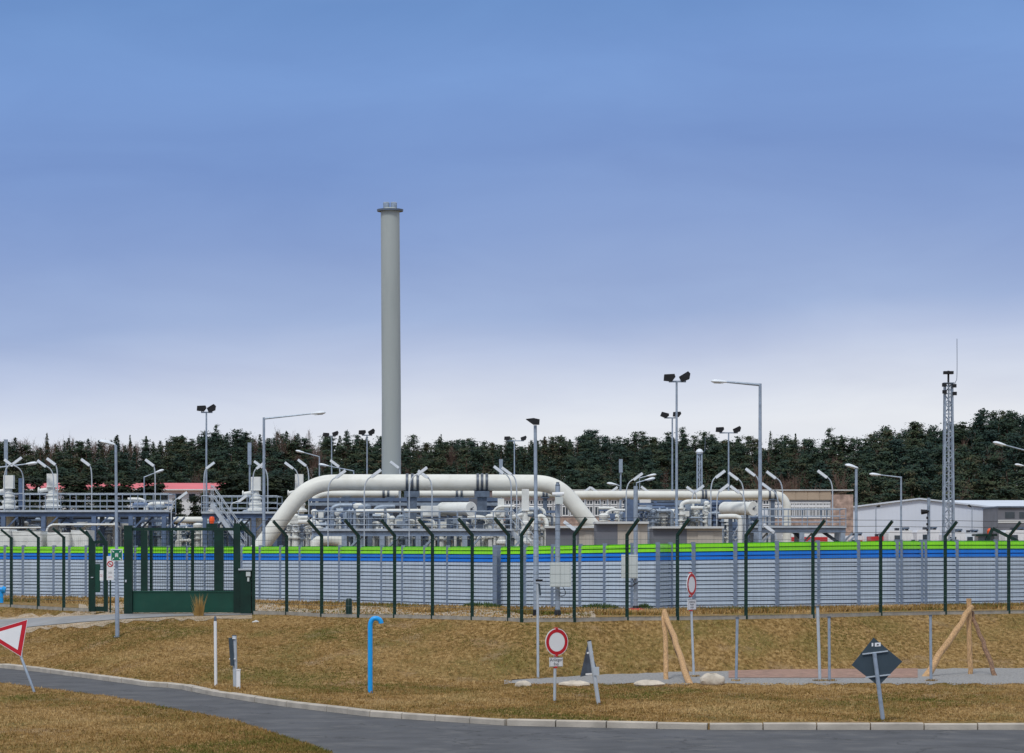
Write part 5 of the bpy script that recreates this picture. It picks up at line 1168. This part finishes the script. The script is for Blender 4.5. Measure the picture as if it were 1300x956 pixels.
# trees one can tell apart on the skyline
for px, py, kind, wx, lab in [(274,541,0,1.1,'pointed pine standing above the skyline right of the left floodlight mast'),(165,551,6,1.0,'small spruce tip on the skyline left of the left floodlight mast'),(440,548,2,1.0,'pine tip between the two floodlight masts left of the stack'),
  (560,550,6,.9,'spruce tip on the skyline right of the stack'),(742,545,5,1.0,'spruce on the skyline right of the black headed pole lamp'),(753,547,1,1.0,'pine just right of the tallest centre spruce on the skyline'),(866,545,3,1.1,'pine on the skyline right of the tallest floodlight mast'),
  (978,546,7,.9,'spruce on the skyline right of the tall single arm lamp'),(1010,549,6,.9,'spruce on the skyline midway between tall lamp and flat lamp'),(1052,546,0,1.1,'round topped pine on the skyline before the dip at right'),
  (1124,543,4,1.3,'broad pine at the left foot of the right hand rise'),(1160,538,1,1.3,'broad pine on the rise left of the lattice mast'),(1248,521,2,1.3,'tallest open pine on the rise right of the lattice mast'),(1283,524,3,1.2,'rounded pine on the rise near the right edge')]:
    solo('pine_tree' if kind < 5 else 'spruce_tree', TEMPL[kind], px, py, 497, wx, lab, 'conifers standing out on the skyline')
for px, py, k, lab in [(352,541,0,'reddish bare tree on the skyline right of the tall left lamp post'),(392,543,1,'reddish bare tree on the skyline above the pipe bend'),(372,545,2,'reddish bare treetop between two others above the pipe bend')]:
    solo('bare_tree', BARE[k], px, py, 495, .9, lab, 'reddish bare trees')
for px, py, k, d, lab in [(1066,592,1,325,'reddish bare tree left of the flat headed lamp post'),(962,585,0,328,'reddish bare tree behind the tall right lamp post'),(1000,596,2,326,'low reddish bare tree above the tan parapet')]:
    solo('bare_tree', BARE[k], px, py, d, 1.0, lab, 'reddish bare trees')
# small pines before the red roofed building
NT = [gen_tree('pine',s,3000,.30) for s in (31,32,33)]
for i, (px, py, d, lab) in enumerate([(4,606,214,'small pine at the left edge behind the platform'),(28,610,218,'small pine behind the leftmost actuator'),(48,612,212,'small pine between the two left actuators'),(88,608,216,'small pine right of the second left actuator'),(104,613,212,'small pine right of the lamp on the left platform'),
  (124,609,218,'small pine just left of the slim sign post'),(140,614,211,'small pine behind the slim sign post'),(160,613,216,'small pine right of the slim sign post'),(188,607,214,'small pine left of the open stretch of red roof'),(203,611,219,'small pine touching the left end of the red roof stretch'),
  (225,636,206,'low bushy pine in front of the red roof building'),(247,634,212,'low pine in front of the middle of the red roof'),(259,628,208,'low pine left of the left floodlight mast'),(286,611,215,'small pine right of the end of the red roof'),(302,607,212,'small pine behind the stair platform'),
  (318,612,218,'small pine behind the actuator on the stair platform'),(345,610,214,'small pine left of the big pipe bend'),(362,608,219,'small pine touching the big pipe bend')]):
    solo('young_pine', NT[i%3], px, py, d, (1.0 if 200 < px < 275 else 1.7), lab, 'small pines before the red roofed building', 'needles_n', toff=.05)

# ------------------------------------------------------------------ camera, light, sky
cam = bpy.data.cameras.new('camera'); co = bpy.data.objects.new('camera', cam); COL.objects.link(co); SC.camera = co
co.location = (0,0,EYE); co.rotation_euler = (math.radians(90),0,0); cam.sensor_width = 36; cam.lens = 36*F/1300; cam.shift_y = (HY-478)/1300; cam.clip_start = .5; cam.clip_end = 9000
SUN_EL, SUN_AZ = 50., 200.     # high, behind the camera and a little to its left
sun = bpy.data.lights.new('sun','SUN'); so = bpy.data.objects.new('sun', sun); COL.objects.link(so); sun.energy = 1.5; sun.angle = math.radians(10); sun.color = (1,.965,.91)
el, az = math.radians(SUN_EL), math.radians(SUN_AZ); dv = Vector((math.sin(az)*math.cos(el), math.cos(az)*math.cos(el), math.sin(el))); so.rotation_euler = dv.to_track_quat('Z','Y').to_euler(); so.location = dv*50
W = bpy.data.worlds.new('World'); SC.world = W; W.use_nodes = True; nt = W.node_tree; nt.nodes.clear()
out = nt.nodes.new('ShaderNodeOutputWorld'); sky = nt.nodes.new('ShaderNodeTexSky'); sky.sky_type = 'NISHITA'; sky.sun_disc = False; sky.sun_elevation = el; sky.sun_rotation = az
bg1 = nt.nodes.new('ShaderNodeBackground'); bg1.inputs['Strength'].default_value = .08; nt.links.new(sky.outputs[0], bg1.inputs['Color'])
tc = nt.nodes.new('ShaderNodeTexCoord'); sep = nt.nodes.new('ShaderNodeSeparateXYZ'); nt.links.new(tc.outputs['Generated'], sep.inputs[0])
mp = nt.nodes.new('ShaderNodeMapping'); mp.inputs['Scale'].default_value = (7,7,14); nt.links.new(tc.outputs['Generated'], mp.inputs['Vector'])
no = nt.nodes.new('ShaderNodeTexNoise'); no.inputs['Scale'].default_value = 1.0; no.inputs['Detail'].default_value = 3; no.inputs['Roughness'].default_value = .45; nt.links.new(mp.outputs[0], no.inputs['Vector'])
def mth(op, a, b):
    n = nt.nodes.new('ShaderNodeMath'); n.operation = op
    for i, v in enumerate((a, b)):
        if isinstance(v, (int, float)): n.inputs[i].default_value = v
        else: nt.links.new(v, n.inputs[i])
    return n.outputs[0]
zz = mth('ADD', sep.outputs['Z'], mth('MULTIPLY', mth('SUBTRACT', no.outputs['Fac'], .5), .022))
zz = mth('ADD', zz, mth('MULTIPLY', sep.outputs['X'], -.05))
zz = mth('MULTIPLY', zz, 2.0)
rp = nt.nodes.new('ShaderNodeValToRGB'); nt.links.new(zz, rp.inputs['Fac']); cr = rp.color_ramp
def s2l(c): return tuple(((v/255+.055)/1.055)**2.4 if v/255 > .04045 else v/255/12.92 for v in c)
st = [(0,(232,236,243)),(.040,(229,233,241)),(.0555,(212,220,237)),(.0694,(186,199,228)),(.083,(161,181,220)),(.111,(137,162,211)),(.139,(122,152,207)),(.1667,(121,156,213)),(.194,(109,147,204)),(.26,(150,172,208)),(.5,(225,230,238))]
while len(cr.elements) < len(st): cr.elements.new(.5)
for e, (p, c) in zip(cr.elements, st): e.position = p*2; e.color = (*s2l(c),1)
cr.elements[len(st)-1].position = 1.0
mp2 = nt.nodes.new('ShaderNodeMapping'); mp2.inputs['Scale'].default_value = (9,9,34); mp2.inputs['Rotation'].default_value = (0,.12,0); nt.links.new(tc.outputs['Generated'], mp2.inputs['Vector'])
n2 = nt.nodes.new('ShaderNodeTexNoise'); n2.inputs['Scale'].default_value = 1.; n2.inputs['Detail'].default_value = 5; n2.inputs['Roughness'].default_value = .55; n2.inputs['Distortion'].default_value = .6; nt.links.new(mp2.outputs[0], n2.inputs['Vector'])
r2 = nt.nodes.new('ShaderNodeValToRGB'); nt.links.new(n2.outputs['Fac'], r2.inputs['Fac']); r2.color_ramp.elements[0].position = .3; r2.color_ramp.elements[0].color = (.93,.925,.94,1); r2.color_ramp.elements[1].position = .7; r2.color_ramp.elements[1].color = (1.04,1.03,1.01,1)
mm2 = nt.nodes.new('ShaderNodeMix'); mm2.data_type = 'RGBA'; mm2.blend_type = 'MULTIPLY'; mm2.inputs['Factor'].default_value = 1; nt.links.new(rp.outputs[0], mm2.inputs['A']); nt.links.new(r2.outputs[0], mm2.inputs['B'])
bg2 = nt.nodes.new('ShaderNodeBackground'); bg2.inputs['Strength'].default_value = 1.0; nt.links.new(mm2.outputs['Result'], bg2.inputs['Color'])
mx = nt.nodes.new('ShaderNodeMixShader'); mx.inputs[0].default_value = .97; nt.links.new(bg1.outputs[0], mx.inputs[1]); nt.links.new(bg2.outputs[0], mx.inputs[2]); nt.links.new(mx.outputs[0], out.inputs['Surface'])
SC.view_settings.view_transform = 'Standard'; SC.view_settings.look = 'None'; SC.view_settings.exposure = 0; SC.view_settings.gamma = 1; SC.view_settings.use_curve_mapping = False
SC.cycles.max_bounces = 6
